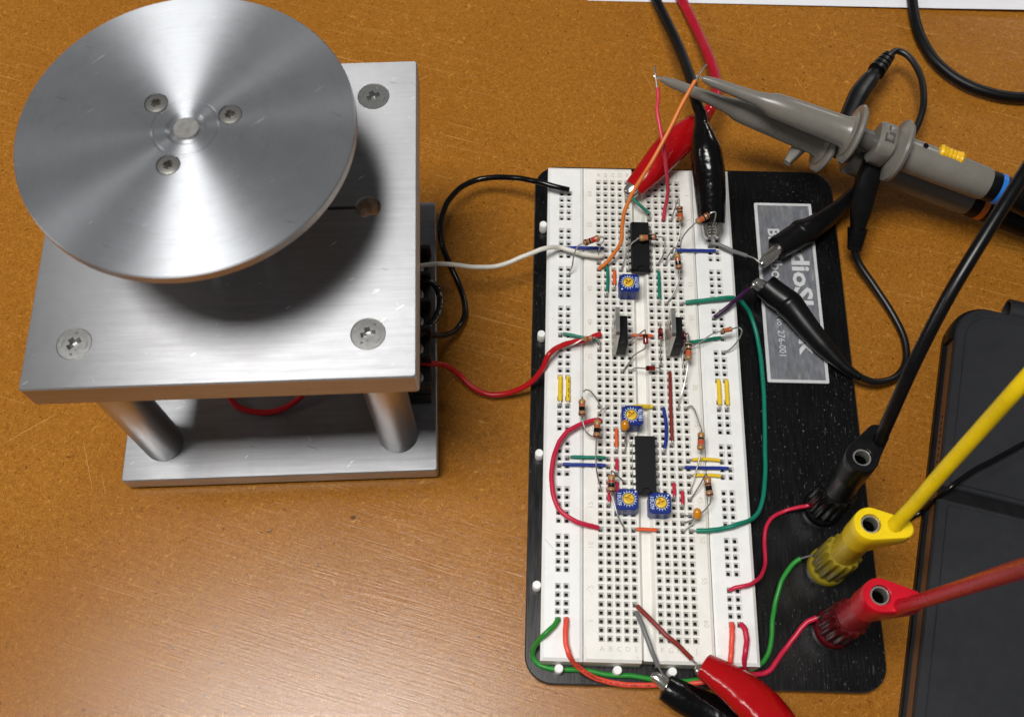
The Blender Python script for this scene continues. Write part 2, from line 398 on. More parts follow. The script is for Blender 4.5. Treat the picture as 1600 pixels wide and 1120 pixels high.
def hole_grid(mb, xs, ys, x0, x1, y0, y1, z):
    a = 0.90; b = 0.47
    X = sorted(set([x0, x1] + [x + s for x in xs for s in (-a, a)])); Y = sorted(set([y0, y1] + [y + s for y in ys for s in (-a, a)]))
    hx = {round(x - a, 4): x for x in xs}; hy = {round(y - a, 4): y for y in ys}
    ix = {}
    for j, y in enumerate(Y):
        for i, x in enumerate(X): ix[i, j] = len(mb.v); mb.v.append(Vector((x, y, z)))
    def f(q, m=0): mb.f.append(q); mb.m.append(m); mb.sm.append(False)
    for j in range(len(Y) - 1):
        for i in range(len(X) - 1):
            q = [ix[i, j], ix[i + 1, j], ix[i + 1, j + 1], ix[i, j + 1]]
            cx = hx.get(round(X[i], 4)); cy = hy.get(round(Y[j], 4))
            if cx is None or cy is None: f(q); continue
            o = len(mb.v)
            for zz, r in ((z - 0.30, 0.83), (z - 0.85, b), (z - 3.2, b)):
                for sx, sy in ((-1, -1), (1, -1), (1, 1), (-1, 1)): mb.v.append(Vector((cx + sx * r, cy + sy * r, zz)))
            for k in range(4):
                l = (k + 1) % 4
                f([q[k], q[l], o + l, o + k]); f([o + k, o + l, o + 4 + l, o + 4 + k]); f([o + 4 + k, o + 4 + l, o + 8 + l, o + 8 + k], 1)
            f([o + 8, o + 9, o + 10, o + 11], 1)
    return X, Y
def quad(mb, a, b, c, d, m=0): mb.add([a, b, c, d], [(0, 1, 2, 3)], m)
def shell(mb, x0, x1, y0, y1, z0, z1, c, sides='LRFB'):
    """sloped rim and walls round a top panel inset by c"""
    X0, X1, Y0, Y1 = x0 + (c if 'L' in sides else 0), x1 - (c if 'R' in sides else 0), y0 + c, y1 - c
    d = 0.75
    if 'L' in sides:
        quad(mb, (x0, y0, z1 - d), (X0, Y0, z1), (X0, Y1, z1), (x0, y1, z1 - d)); quad(mb, (x0, y0, z0), (x0, y0, z1 - d), (x0, y1, z1 - d), (x0, y1, z0))
    if 'R' in sides:
        quad(mb, (x1, y0, z1 - d), (x1, y1, z1 - d), (X1, Y1, z1), (X1, Y0, z1)); quad(mb, (x1, y0, z0), (x1, y1, z0), (x1, y1, z1 - d), (x1, y0, z1 - d))
    quad(mb, (x0, y0, z1 - d), (x1, y0, z1 - d), (X1, Y0, z1), (X0, Y0, z1)); quad(mb, (x0, y0, z0), (x1, y0, z0), (x1, y0, z1 - d), (x0, y0, z1 - d))
    quad(mb, (x0, y1, z1 - d), (X0, Y1, z1), (X1, Y1, z1), (x1, y1, z1 - d)); quad(mb, (x0, y1, z0), (x0, y1, z1 - d), (x1, y1, z1 - d), (x1, y1, z0))
    quad(mb, (x0, y0, z0), (x0, y1, z0), (x1, y1, z0), (x1, y0, z0))
    return X0, X1, Y0, Y1
BY0, BY1 = -166.8, 6.2
rail_rows = [r for a, b in ((3, 7), (9, 13), (15, 19), (21, 25), (27, 31), (34, 38), (40, 44), (46, 50), (52, 56), (58, 62)) for r in range(a, b + 1)]
rail_y = [-2.54 * (r - 1) for r in rail_rows]
for xs, x0, x1 in (((COLX['P0'], COLX['P1']), -18.1, -5.62), ((COLX['Q0'], COLX['Q1']), 33.62, 46.5)):
    mb = MB(); X0, X1, Y0, Y1 = shell(mb, x0, x1, BY0, BY1, 4.0, HB, 0.95); hole_grid(mb, xs, rail_y, X0, X1, Y0, Y1, HB)
    o = part(bb, 'power_rail', mb, [WHITE, CONTACT])
main_y = [-2.54 * (r - 1) for r in range(1, 65)]
mb = MB()
gx0, gx1 = 11.75, 16.2
X0, X1, Y0, Y1 = shell(mb, -5.38, gx0, BY0, BY1, 4.0, HB, 0.9, 'LFB'); hole_grid(mb, [COLX['L%d' % i] for i in range(5)], main_y, X0, gx0, Y0, Y1, HB)
X0, X1, Y0, Y1 = shell(mb, gx1, 33.38, BY0, BY1, 4.0, HB, 0.9, 'RFB'); hole_grid(mb, [COLX['R%d' % i] for i in range(5)], main_y, gx1, X1, Y0, Y1, HB)
gz = HB - 2.1
for a, b, za, zb in ((gx0, 12.7, HB, gz), (12.7, 15.25, gz, gz), (15.25, gx1, gz, HB)):
    quad(mb, (a, Y0, za), (b, Y0, zb), (b, Y1, zb), (a, Y1, za))
quad(mb, (gx0, Y0, 4.0), (gx1, Y0, 4.0), (gx1, Y0, gz), (gx0, Y0, gz)); quad(mb, (gx1, Y1, 4.0), (gx0, Y1, 4.0), (gx0, Y1, gz), (gx1, Y1, gz))
ts = part(bb, 'terminal_strip', mb, [IVORY, CONTACT])
mb = MB()
Rz = lambda a: Matrix.Rotation(math.radians(a), 4, 'Z')
def T(x, y, z): return Matrix.Translation((x, y, z))
for n in [1] + list(range(5, 61, 5)):
    text_mb(str(n), 2.3, T(-3.15, -2.54 * (62 - n), HB + 0.02) @ Rz(90), mb, depth=0.13)
    text_mb(str(n), 2.3, T(31.1, -2.54 * (n + 1), HB + 0.02) @ Rz(-90), mb, depth=0.13)
for i, ch in enumerate('ABCDE'):
    for y in (2.9, -163.0): text_mb(ch, 2.1, T(COLX['L%d' % i], y, HB + 0.02), mb, depth=0.13)
for i, ch in enumerate('FGHIJ'):
    for y in (2.9, -163.0): text_mb(ch, 2.1, T(COLX['R%d' % i], y, HB + 0.02), mb, depth=0.13)
part(bb, 'row_number', mb, plastic('embossed_number', (208, 204, 192), 0.5, 0.04, 0.4), parent=ts)  # greyer than the strip: relief shading of the raised characters put into colour
for px, py in ((850, 350), (847, 521), (842, 707), (839, 913)):
    p = at(px, py, 8.2); mb = MB(); mb.lathe([(1.35, 4.0), (1.35, 7.95), (1.15, 8.2)], 18, (-19.45, p.y, 0)); part(bb, 'joining_peg', mb, WHITE)
for x in (-12.4, 5.0, 21.3):
    mb = MB(); mb.lathe([(1.35, 4.0), (1.35, 7.95), (1.15, 8.2)], 18, (x, BY0 - 1.5, 0)); part(bb, 'joining_peg', mb, WHITE)

# maker's plate
NICKEL = plastic('nameplate_border', (204, 205, 206), 0.34, 0.08, 0.8)
def np_mat():
    t = NT('nameplate_field'); v = t.coord((1, 0.25, 1)); n = t.noise(v, 700, 4, 0.7); n2 = t.noise(t.coord(), 90, 3)
    c = t.ramp(n, [(0.3, lin((100, 102, 108))), (0.6, lin((124, 126, 132))), (0.8, lin((168, 168, 170)))])
    c = t.mix(t.mrange(n2, 0.5, 0.75, 0, 0.4), c, lin((112, 108, 92)))
    t.set(Base_Color=c, Metallic=0.15, Specular_IOR_Level=0.7, Roughness=t.mrange(n, 0.3, 0.7, 0.35, 0.5)); return t.mat
mb = MB(); slab(mb, rrect(57.0, 77.7, -72.8, -2.0, 0.5, 2), 4.0, 4.45, 0.1)
npl = part(bb, 'nameplate', mb, NICKEL)
mb = MB(); mb.box(58.1, 76.6, -71.7, -3.1, 4.42, 4.47); part(bb, 'plate_field', mb, np_mat(), parent=npl)
mb = MB()
def fit_text(txt, x, ya, yb, h, bold=0.0):
    """lettering that reads down the plate from ya to yb, height h"""
    m2 = MB(); text_mb(txt, 1.0, Matrix.Identity(4), m2, bold=bold, depth=0.0)
    xs = [p.x for p in m2.v]; ys = [p.y for p in m2.v]; w = max(xs) - min(xs); hh = max(ys) - min(ys)
    M = T(x, (ya + yb) / 2, 4.49) @ Rz(-90) @ Matrix.Diagonal((abs(ya - yb) / w, h / hh, 1, 1)) @ T(-(max(xs) + min(xs)) / 2, -(max(ys) + min(ys)) / 2, 0)
    mb.add([M @ p for p in m2.v], m2.f)
fit_text('RadioShack', 71.8, -11.5, -62.6, 6.6, 0.030); fit_text('Breadboard', 63.2, -13.0, -41.0, 4.2, 0.012); fit_text('Cat. No. 276-001', 62.9, -41.5, -63.0, 2.3)
part(bb, 'lettering', mb, plastic('nameplate_ink', (206, 207, 208), 0.4, 0.05), parent=npl)

# binding posts
def post_mat(name, rgb): return plastic(name, rgb, 0.30, 0.08, 0.35, 0.0)
PB = post_mat('post_black', (8, 8, 9)); PY = post_mat('post_yellow', (138, 122, 30)); PR = post_mat('post_red', (78, 5, 13))
POSTS = [(71.3, -116.0, PB, 'black fluted binding post'), (71.0, -134.8, PY, 'yellow fluted binding post'), (71.2, -153.8, PR, 'dark red fluted binding post')]
for x, y, m, lab in POSTS:
    mb = MB(); mb.lathe([(6.2, 4.0), (6.2, 6.0), (5.8, 6.6), (4.4, 6.6), (4.4, 8.6)], 32, (x, y, 0))
    n = 112; ring = []
    poly = []
    for k in range(n):
        a = 2 * math.pi * k / n; w = math.cos(14 * a); poly.append((5.5 + 0.42 * math.copysign(abs(w) ** 0.6, w), a))
    zs = [(8.6, 0.93), (9.2, 1.0), (23.2, 0.97), (23.9, 0.90)]
    vs = [Vector((x + r * s * math.cos(a), y + r * s * math.sin(a), z)) for z, s in zs for r, a in poly]
    o = mb.add(vs, [])
    for i in range(3):
        for k in range(n):
            l = (k + 1) % n; mb.f.append([o + i * n + k, o + i * n + l, o + (i + 1) * n + l, o + (i + 1) * n + k]); mb.m.append(0); mb.sm.append(True)
    mb.f.append([o + 3 * n + k for k in range(n)]); mb.m.append(0); mb.sm.append(False)
    mb.f.append([o + k for k in range(n)][::-1]); mb.m.append(0); mb.sm.append(False)
    part(bb, 'binding_post', mb, m, lab)
# ------------------------------------------------------------------ parts on the board
DBK0 = plastic('print_black', (20, 18, 16), 0.5); WPRINT = plastic('print_white', (196, 196, 190), 0.5)
def bare(root, pts, r=0.28, name='bare_end'):
    mb = MB(); mb.tube(pts, r, 6); return part(root, name, mb, TIN)
def jumper(a, b, mat, label, h=1.1, r=0.57, bow=0.0, gap=(1.0, 1.0), grp='pre-cut jumper wires on the breadboard', rise=0.0):
    """short insulated link between two holes"""
    A = hole(*a); C = hole(*b); d = (C - A).normalized(); L = (C - A).length; side = Vector((-d.y, d.x, 0))
    t = thing('jumper_wire', label, 'jumper wire', (A + C) / 2, grp)
    up = Vector((0, 0, h)); pts = []
    N = 9
    for i in range(N + 1):
        f = i / N; s = gap[0] + (L - gap[0] - gap[1]) * f
        pts.append(A + d * s + up + Vector((0, 0, rise * math.sin(math.pi * f))) + side * (bow * math.sin(math.pi * f) + rnd.uniform(-.05, .05)))
    mb = MB(); mb.tube(pts, [r * 0.9] + [r] * (N - 1) + [r * 0.9], 10); part(t, 'insulation', mb, mat)
    if 'print' in label: print_marks(t, pts, r, DBK0, 0.12, 0.85, len(label))
    for P, Q, s in ((A, pts[0], 1), (C, pts[-1], -1)):
        bare(t, catmull([P - Vector((0, 0, 2.4)), P + Vector((0, 0, 0.15)), P.lerp(Q, 0.45) + Vector((0, 0, h * 0.42)), Q + d * s * 0.3], 4))
    return t
def soft_wire(name, label, cat, pts, r, mat, start=0.0, end=0.0, bare_r=0.3, grp=None, seg=10, n=7):
    """flexible lead through 3-D points; start/end lengths are stripped to bare metal"""
    P = catmull(pts, n); q = random.Random(len(label)); a1, a2, a3 = q.uniform(0, 6), q.uniform(0, 6), q.uniform(0, 6)
    K = len(P)
    for i in range(1, K - 1):      # slight hand-bent unevenness
        e = min(1.0, i / 8, (K - 1 - i) / 8) * min(0.06, 0.07 * r)
        P[i] = P[i] + Vector((math.sin(i * 0.29 + a1) + 0.6 * math.sin(i * 0.91 + a2), math.sin(i * 0.37 + a3) + 0.6 * math.sin(i * 1.07 + a1), 0.5 * math.sin(i * 0.53 + a2))) * e
    t = thing(name, label, cat, P[len(P) // 2] * 1.0, grp)
    mb = MB(); mb.tube(cut_path(P, start, end), r, seg); part(t, 'insulation', mb, mat)
    tot = sum((P[i] - P[i - 1]).length for i in range(1, len(P)))
    if 'printed black' in label: print_marks(t, P, r, WPRINT, 0.2, 0.9, 5, (0.7, -0.3, 0.8))
    if 'salmon' in label: print_marks(t, P, r, DBK0, 0.22, 0.5, 7)
    if start: bare(t, cut_path(P, 0, tot - start - 0.4), bare_r)
    if end: bare(t, cut_path(P, tot - end - 0.4, 0), bare_r)
    return t
def print_marks(root, P, r, mat, a=0.1, b=0.9, seed=1, toward=(0.2, -0.3, 1.0)):
    """row of tiny printed characters on the upper side of a wire"""
    q = random.Random(seed); m = MB(); P = cut_path(P, 0, 0); d = [0]
    for i in range(1, len(P)): d.append(d[-1] + (P[i] - P[i - 1]).length)
    s, L = d[-1] * a, d[-1] * b
    while s < L:
        for i in range(1, len(P)):
            if d[i] >= s: break
        ax = (P[i] - P[i - 1]).normalized(); c = P[i - 1].lerp(P[i], (s - d[i - 1]) / max(1e-6, d[i] - d[i - 1])); up = Vector(toward); up = (up - ax * up.dot(ax)).normalized(); sd = ax.cross(up)
        w, h = q.uniform(.10, .20), q.uniform(.10, .26); o = c + up * (r * 0.985) + sd * q.uniform(-.1, .1)
        m.add([o + ax * x * w + sd * y * h + up * z for z in (0, 0.04) for x, y in ((-1, -1), (1, -1), (1, 1), (-1, 1))], [(3, 2, 1, 0), (4, 5, 6, 7), (0, 1, 5, 4), (1, 2, 6, 5), (2, 3, 7, 6), (3, 0, 4, 7)])
        s += q.choice((.5, .55, .6, 1.2))
    o = part(root, 'wire_print', m, mat)
def dn(s, r): return [hole(s, r, -2.4), hole(s, r, 0.2)]

J = jumper
J(('L4', 4), ('R0', 7), GREEN, 'short green jumper sloping from under the red clip jaw to the upper chip', 3.6, gap=(0.6, 0.4))
J(('P0', 12), ('L1', 12), BLUE, 'blue jumper lying along the white wire at the upper left rail', 1.3)
J(('L1', 14), ('L1', 19), GREEN, 'upright green jumper left of the small orange one beside the upper trimmer', 1.2, bow=0.35)
J(('L2', 15), ('L2', 18), ORANGE, 'short orange jumper just left of the topmost blue trimmer', 1.2)
J(('R3', 12), ('Q1', 12), BLUE, 'blue jumper from the upper resistors to the right rail', 1.2)
J(('R1', 15), ('R1', 20), GREEN, 'upright green jumper right of the topmost blue trimmer', 1.2)
J(('P0', 25), ('L0', 26), GREEN, 'green jumper crossing under the end of the red wire on the left rail', 1.6, gap=(0.8, 0.8))
J(('L4', 25), ('R0', 25), ORANGE, 'orange jumper across the centre groove between the two transistors', 1.2, gap=(0.5, 0.3))
J(('R4', 26), ('Q1', 25), GREEN, 'green jumper under a resistor lead between the right transistor and the right rail', 1.3)
J(('P0', 31), ('P0', 35), YEL, 'outer one of two yellow jumpers bridging the left rail', 1.1, gap=(0.2, 1.2), r=0.72)
J(('P1', 31), ('P1', 35), YEL, 'inner one of two yellow jumpers bridging the left rail, with black print', 1.1, gap=(0.2, 1.2), r=0.72)
J(('Q0', 31), ('Q0', 35), YEL, 'inner one of two yellow jumpers bridging the right rail', 1.1, gap=(0.2, 1.2), r=0.72)
J(('Q1', 31), ('Q1', 35), YEL, 'outer one of two yellow jumpers bridging the right rail', 1.1, gap=(0.2, 1.2), r=0.72)
J(('R2', 30), ('R2', 40), BROWN, 'long brown jumper running down the right hole block', 1.3, gap=(0.3, 1.1), bow=-0.15)
J(('R1', 35), ('R1', 41), BLUE, 'bowed blue jumper left of the long brown one', 1.3, bow=0.75, gap=(0.3, 1.0))
J(('L2', 38), ('L2', 41), ORANGE, 'orange jumper left of the yellow capacitor above the lower chip', 1.2, gap=(0.3, 1.0))
J(('P1', 42), ('L1', 42), GREEN, 'green jumper from the left rail, above a parallel blue one', 1.2)
J(('P0', 43), ('L1', 43), BLUE, 'blue jumper from the left rail, below a parallel green one', 1.2)
J(('L2', 42), ('L2', 44), CRIM, 'short crimson jumper beside the lower chip, above a second one', 1.2, gap=(0.3, 0.8))
J(('L2', 45), ('L2', 48), CRIM, 'crimson jumper that ends under the lower left blue trimmer', 1.2, gap=(0.3, 0.8))
J(('L1', 45), ('L1', 48), CRIM, 'crimson jumper mostly hidden under a resistor left of the lower chip', 1.2, gap=(0.3, 0.8))
J(('R4', 42), ('Q0', 42), YEL, 'yellow jumper to the right rail, upper one above the blue', 1.25, bow=0.35)
J(('R3', 43), ('Q1', 43), BLUE, 'blue jumper to the right rail between two yellow ones', 1.25)
J(('R4', 44), ('Q0', 44), YEL, 'yellow jumper to the right rail, lower one below the blue', 1.25, bow=0.2)
J(('R2', 45), ('R2', 47), CRIM, 'short crimson jumper right of the lower chip, nearer the chip', 1.2, gap=(0.2, 0.7))
J(('R3', 46), ('R3', 48), CRIM, 'short crimson jumper right of the lower chip, farther from the chip', 1.2, gap=(0.2, 0.7))
J(('L4', 51), ('R0', 51), ORANGE, 'orange jumper across the centre groove below the two lower trimmers', 1.2, gap=(0.6, 0.6))
J(('L4', 35), ('R0', 35), YEL, 'yellow printed jumper partly behind the middle blue trimmer', 1.2, gap=(0.6, 0.9), r=0.7)

# ------------------------------------------------------------------ resistors and diodes
BANDS = {'br': (96, 40, 20), 'bk': (14, 12, 12), 'or': (200, 86, 50), 'rd': (186, 40, 34), 'gd': (176, 132, 60), 'gy': (132, 122, 112), 'bu': (40, 60, 130), 'gn': (40, 110, 60)}
BM = {k: plastic('band_' + k, v, 0.22, 0.05, 0.5) for k, v in BANDS.items()}
BODY = plastic('resistor_lacquer', (160, 118, 84), 0.22, 0.06, 0.5)
def lead_path(e, axis, pts, h0, hend, p=2.0):
    """from a body end out along pts=(px,py) to the last hole; heights fall from h0 to zero"""
    out = [e, e + axis * 0.7]
    n = len(pts)
    for i, q in enumerate(pts):
        if len(q) == 3: out.append(B(*q)); continue
        f = (i + 1) / (n + 1); out.append(B(q[0], q[1], h0 * (1 - f ** p)))
    return out + hend
def comp_leads(t, e1, e2, l1, l2, h1, h2, H1, H2, p=2.0, r=0.25):
    ax = (e2 - e1).normalized()
    for e, a, l, h, H in ((e1, -ax, l1, h1, H1), (e2, ax, l2, h2, H2)):
        hend = [hole(H[0], H[1], 0.3), hole(H[0], H[1], -2.4)] if H and isinstance(H[0], str) else []
        mb = MB(); mb.tube(catmull(lead_path(e, a, l, h, hend, p), 5), r, 6); part(t, 'lead', mb, TIN)
RG = 'carbon film resistors on the breadboard'
def resistor(label, p1, p2, l1, l2, H1, H2, bands, h=(6, 6), small=False, p=2.0):
    e1 = B(p1[0], p1[1], h[0]); e2 = B(p2[0], p2[1], h[1]); L = (e2 - e1).length; R = 0.92 if small else 1.18; w = R * 0.86
    t = thing('resistor', label, 'resistor', (e1 + e2) / 2, RG)
    prof = [(0.3, 0), (R * 0.8, L * 0.03), (R, L * 0.10), (R, L * 0.20), (w, L * 0.28), (w, L * 0.34), (w, L * 0.43), (w, L * 0.48), (w, L * 0.58), (w, L * 0.72), (R, L * 0.80), (R, L * 0.90), (R * 0.8, L * 0.97), (0.3, L)]
    # bands: end band on the first bulge, three on the waist, tolerance band on the last bulge
    ms = [0, 0, 1, 0, 0, 2, 0, 3, 3, 0, 0, 4, 0]
    if len(bands) == 4: mats = [BODY] + [BM[b] for b in bands]
    mb = MB(); mb.lathe(prof, 14, e1, e2 - e1, mats=ms); part(t, 'body', mb, mats)
    comp_leads(t, e1, e2, l1, l2, h[0], h[1], H1, H2, p)
    return t
Bk = ['br', 'bk', 'or', 'gd']
resistor('resistor floating over the blue jumper and white wire at upper left', (911.6, 380.4), (936.9, 371.4), [(902, 386), (896.5, 401), (894, 416)], [(943, 372, 9.2), (943, 377), (938, 384), (935, 398)], ('P1', 16), ('L0', 14), ['br', 'bk', 'rd', 'gd'], (8.5, 9), p=2.2)
resistor('resistor lying across the top of the upper black chip', (998.4, 372.5), (1026, 370), [(996, 374), (987.5, 380), (979.6, 392), (975.6, 407)], [(1029, 370), (1038, 373), (1038, 391), (1034, 403)], ('L3', 15), ('R1', 14), ['gd', 'or', 'bk', 'br'], (6.6, 6.6))
resistor('resistor standing beside the rose wire at the top of the right block', (1061.5, 322), (1063.3, 345.5), [(1060.3, 311, 8.6), (1057, 319), (1053, 331)], [(1063, 353), (1062, 367), (1056, 385)], ('R3', 7), ('R3', 13), ['br', 'bk', 'or', 'gd'], (8, 5))
resistor('resistor hooked onto the jaw of the upright black clip', (1107.6, 335.6), (1087.9, 348), [(1111, 332.5, 15), (1118, 332, 15), (1117, 343, 14), (1113, 356, 11)], [(1083, 352), (1073, 362), (1065.5, 374)], None, ('R4', 12), ['br', 'bk', 'or', 'gd'], (14.5, 13.5))
resistor('resistor with a hairpin lead just below the right blue jumper', (1057.5, 396.7), (1061.4, 421.4), [(1054.5, 387, 7.2), (1049, 393), (1043, 402)], [(1062.4, 427), (1061.8, 436), (1053, 457)], ('R2', 14), ('R2', 20), ['gd', 'or', 'bk', 'br'], (7, 5.5))
resistor('small resistor over the right rail with a lead looped past the rail edge', (1127.8, 517.6), (1144, 513.8), [(1124.5, 518), (1111, 523), (1098, 532), (1084, 540)], [(1147, 513), (1154, 511.5, 6), (1159, 516, 5.5), (1156, 527), (1147.5, 539), (1139, 547)], ('R4', 27), ('Q1', 27), ['br', 'or', 'or', 'gd'], (6.5, 6.5), True)
resistor('resistor lengthwise just right of the right transistor', (1076, 536.6), (1075.5, 562.5), [(1076.8, 528), (1074.4, 521)], [(1075, 567), (1074, 577), (1067.6, 607), (1061, 626)], ('R4', 25), ('R3', 35), ['bk', 'bk', 'or', 'gd'], (6.5, 6))
resistor('resistor over the left seam with a lead arched up to the hole block', (909.4, 624), (909.3, 650), [(910, 620), (914, 609.5, 6.2), (922, 611), (931, 621)], [(909.4, 655), (915.5, 673.5), (926, 682)], ('L0', 35), ('L0', 39), ['gd', 'or', 'bk', 'br'], (6.2, 6.2))
resistor('resistor whose lead drops straight over the green and blue jumpers on the left', (933.5, 656), (932, 684.5), [(934, 652), (936, 645), (941, 640)], [(931.6, 691), (931, 714, 6), (932.5, 737, 4.5)], ('L1', 35), ('L0', 46), ['gd', 'or', 'bk', 'br'], (7, 7))
resistor('red banded resistor between the crimson jumpers left of the lower chip', (955.4, 741.3), (954.9, 769.4), [(956, 735.5, 6.6), (961, 739), (969, 747)], [(956, 774), (959.4, 784.6), (964.4, 803), (970.6, 817)], ('L3', 45), ('L3', 51), ['gd', 'rd', 'bk', 'br'], (6, 5.5))
resistor('resistor on the right seam above the yellow and blue jumpers', (1095.8, 675.4), (1094.6, 702.8), [(1096.8, 672.5), (1091, 655.5), (1085.6, 641), (1080, 634)], [(1094.4, 709), (1091, 722.7), (1085.6, 743)], ('R4', 35), ('R4', 46), ['gd', 'bk', 'or', 'gd'], (6, 6))
resistor('resistor below the lower yellow jumper beside the disc capacitor at right', (1104.7, 745), (1109.3, 775.6), [(1102.6, 740, 6.6), (1097, 751), (1088, 766)], [(1110, 780), (1109.5, 786), (1102.5, 795), (1094, 803), (1083, 811)], ('R4', 47), ('R3', 50), ['gd', 'br', 'bk', 'br'], (6, 6))
resistor('small resistor lying across the red wire end on the left', (912, 529.6), (925.8, 527.6), [(908, 531), (898, 537), (888.5, 541), (881, 543)], [(929, 527.5), (934, 530), (937, 537)], ('P0', 27), ('L0', 27), ['gd', 'bk', 'or', 'br'], (5.6, 5.6), True)

GLASS = plastic('diode_red_glass', (122, 18, 16), 0.08, 0.2, 0.6, coat=0.5); DBK = plastic('diode_black_band', (8, 8, 9), 0.2)
def diode(label, p1, p2, l1, l2, H1, H2, h=(4, 4), p=2.0):
    """black band at the p1 end"""
    e1 = B(p1[0], p1[1], h[0]); e2 = B(p2[0], p2[1], h[1]); L = (e2 - e1).length; R = 0.85
    t = thing('diode', label, 'diode', (e1 + e2) / 2, 'small glass diodes on the breadboard')
    mb = MB(); mb.lathe([(0.35, 0), (R * 0.85, 0.12), (R, 0.4), (R, L * 0.12), (R, L * 0.34), (R, L - 0.4), (R * 0.85, L - 0.12), (0.35, L)], 12, e1, e2 - e1, mats=[0, 0, 0, 1, 0, 0, 0]); part(t, 'body', mb, [GLASS, DBK])
    comp_leads(t, e1, e2, l1, l2, h[0], h[1], H1, H2, p)
diode('red glass diode over the orange centre jumper', (1008.4, 522), (1008.9, 538), [(1007.5, 515.5, 5.4), (999, 522), (986, 534)], [(1009, 541), (1007, 545), (991, 555), (983, 567)], ('L3', 27), ('L3', 30), (5, 4.5))
diode('red glass diode just left of the right transistor tab', (1032.3, 529), (1031.6, 513.5), [(1032.2, 534), (1031.6, 549), (1032, 562)], [(1030.8, 509)], ('R1', 29), ('R1', 23), (3.5, 3))
diode('red glass diode lying crosswise below the transistors', (1008.6, 575.4), (1023.8, 575), [(1003, 575), (992, 575.3)], [(1027, 574.8), (1031.5, 576)], ('L4', 30), ('R1', 30), (4, 4))
diode('red glass diode between the right transistor and a resistor', (1069, 534.5), (1068.2, 519.5), [(1069, 540), (1067.2, 552), (1067, 567)], [(1067.6, 516)], ('R4', 30), ('R4', 24), (3.5, 3))

# ------------------------------------------------------------------ chips
EPOXY = plastic('chip_epoxy', (14, 14, 15), 0.5, 0.12, 0.2)
def chip(label, r0, n):
    yc = -2.54 * (r0 - 1 + (n - 1) / 2); xc = (COLX['L4'] + COLX['R0']) / 2; hl = n * 1.27 + 0.65
    t = thing('dip_chip', label, 'chip', (xc, yc, HB), 'dual in-line chips')
    mb = MB(); z0, zm, z1 = HB + 0.6, HB + 2.1, HB + 3.9; bx, ins = 3.25, 0.32
    lv = [(bx - ins, hl - ins, z0), (bx, hl, zm - 0.12), (bx, hl, zm + 0.12), (bx - ins, hl - ins, z1)]
    vs = [(xc + sx * a, yc + sy * b, z) for a, b, z in lv for sx, sy in ((-1, -1), (1, -1), (1, 1), (-1, 1))]
    fs = [(3, 2, 1, 0), (12, 13, 14, 15)] + [(i * 4 + k, i * 4 + (k + 1) % 4, i * 4 + 4 + (k + 1) % 4, i * 4 + 4 + k) for i in range(3) for k in range(4)]
    m2 = MB(); m2.add(vs, fs); me = m2.mesh('body', EPOXY, ORG[t.name])
    cu = MB(); cu.lathe([(1.25, z1 - 1.0), (1.25, z1 + 1)], 24, (xc, yc - hl + 0.35, 0)); cu.box(xc - 1.25, xc + 1.25, yc - hl - 1, yc - hl + 0.35, z1 - 1.0, z1 + 1)
    c1 = MB(); c1.lathe([(1.25, z1 - 1.0), (1.25, z1 + 1)], 24, (xc, yc - hl + 0.5, 0)); 
    me = boolean(me, [c1.mesh('c', EPOXY, ORG[t.name])]); me.materials.clear(); me.materials.append(EPOXY)
    link('body', me, t)
    for k in range(n):
        y = -2.54 * (r0 - 1 + k)
        for sx in (-1, 1):
            mb = MB(); X = lambda d: xc + sx * d
            pl = [(3.0, HB + 2.2), (3.75, HB + 2.2), (3.86, HB + 2.05), (3.86, HB - 0.1), (3.86, HB - 2.4)]
            wd = [0.75, 0.75, 0.75, 0.75, 0.25]; th = 0.14
            v = []
            for (d, z), w in zip(pl, wd):
                nx, nz = (0, th) if d < 3.7 else (th, 0)
                v += [(X(d - nx), y - w, z - nz), (X(d - nx), y + w, z - nz), (X(d + nx), y + w, z + nz), (X(d + nx), y - w, z + nz)]
            f = [(0, 1, 2, 3), (16, 17, 18, 19)] + [(i * 4 + a, i * 4 + (a + 1) % 4, i * 4 + 4 + (a + 1) % 4, i * 4 + 4 + a) for i in range(4) for a in range(4)]
            mb.add(v, f); part(t, 'pin', mb, TIN)
    return t
chip('black chip in the upper half of the board, a resistor over it', 9, 7)
chip('black chip in the lower half of the board, above two blue trimmers', 40, 7)

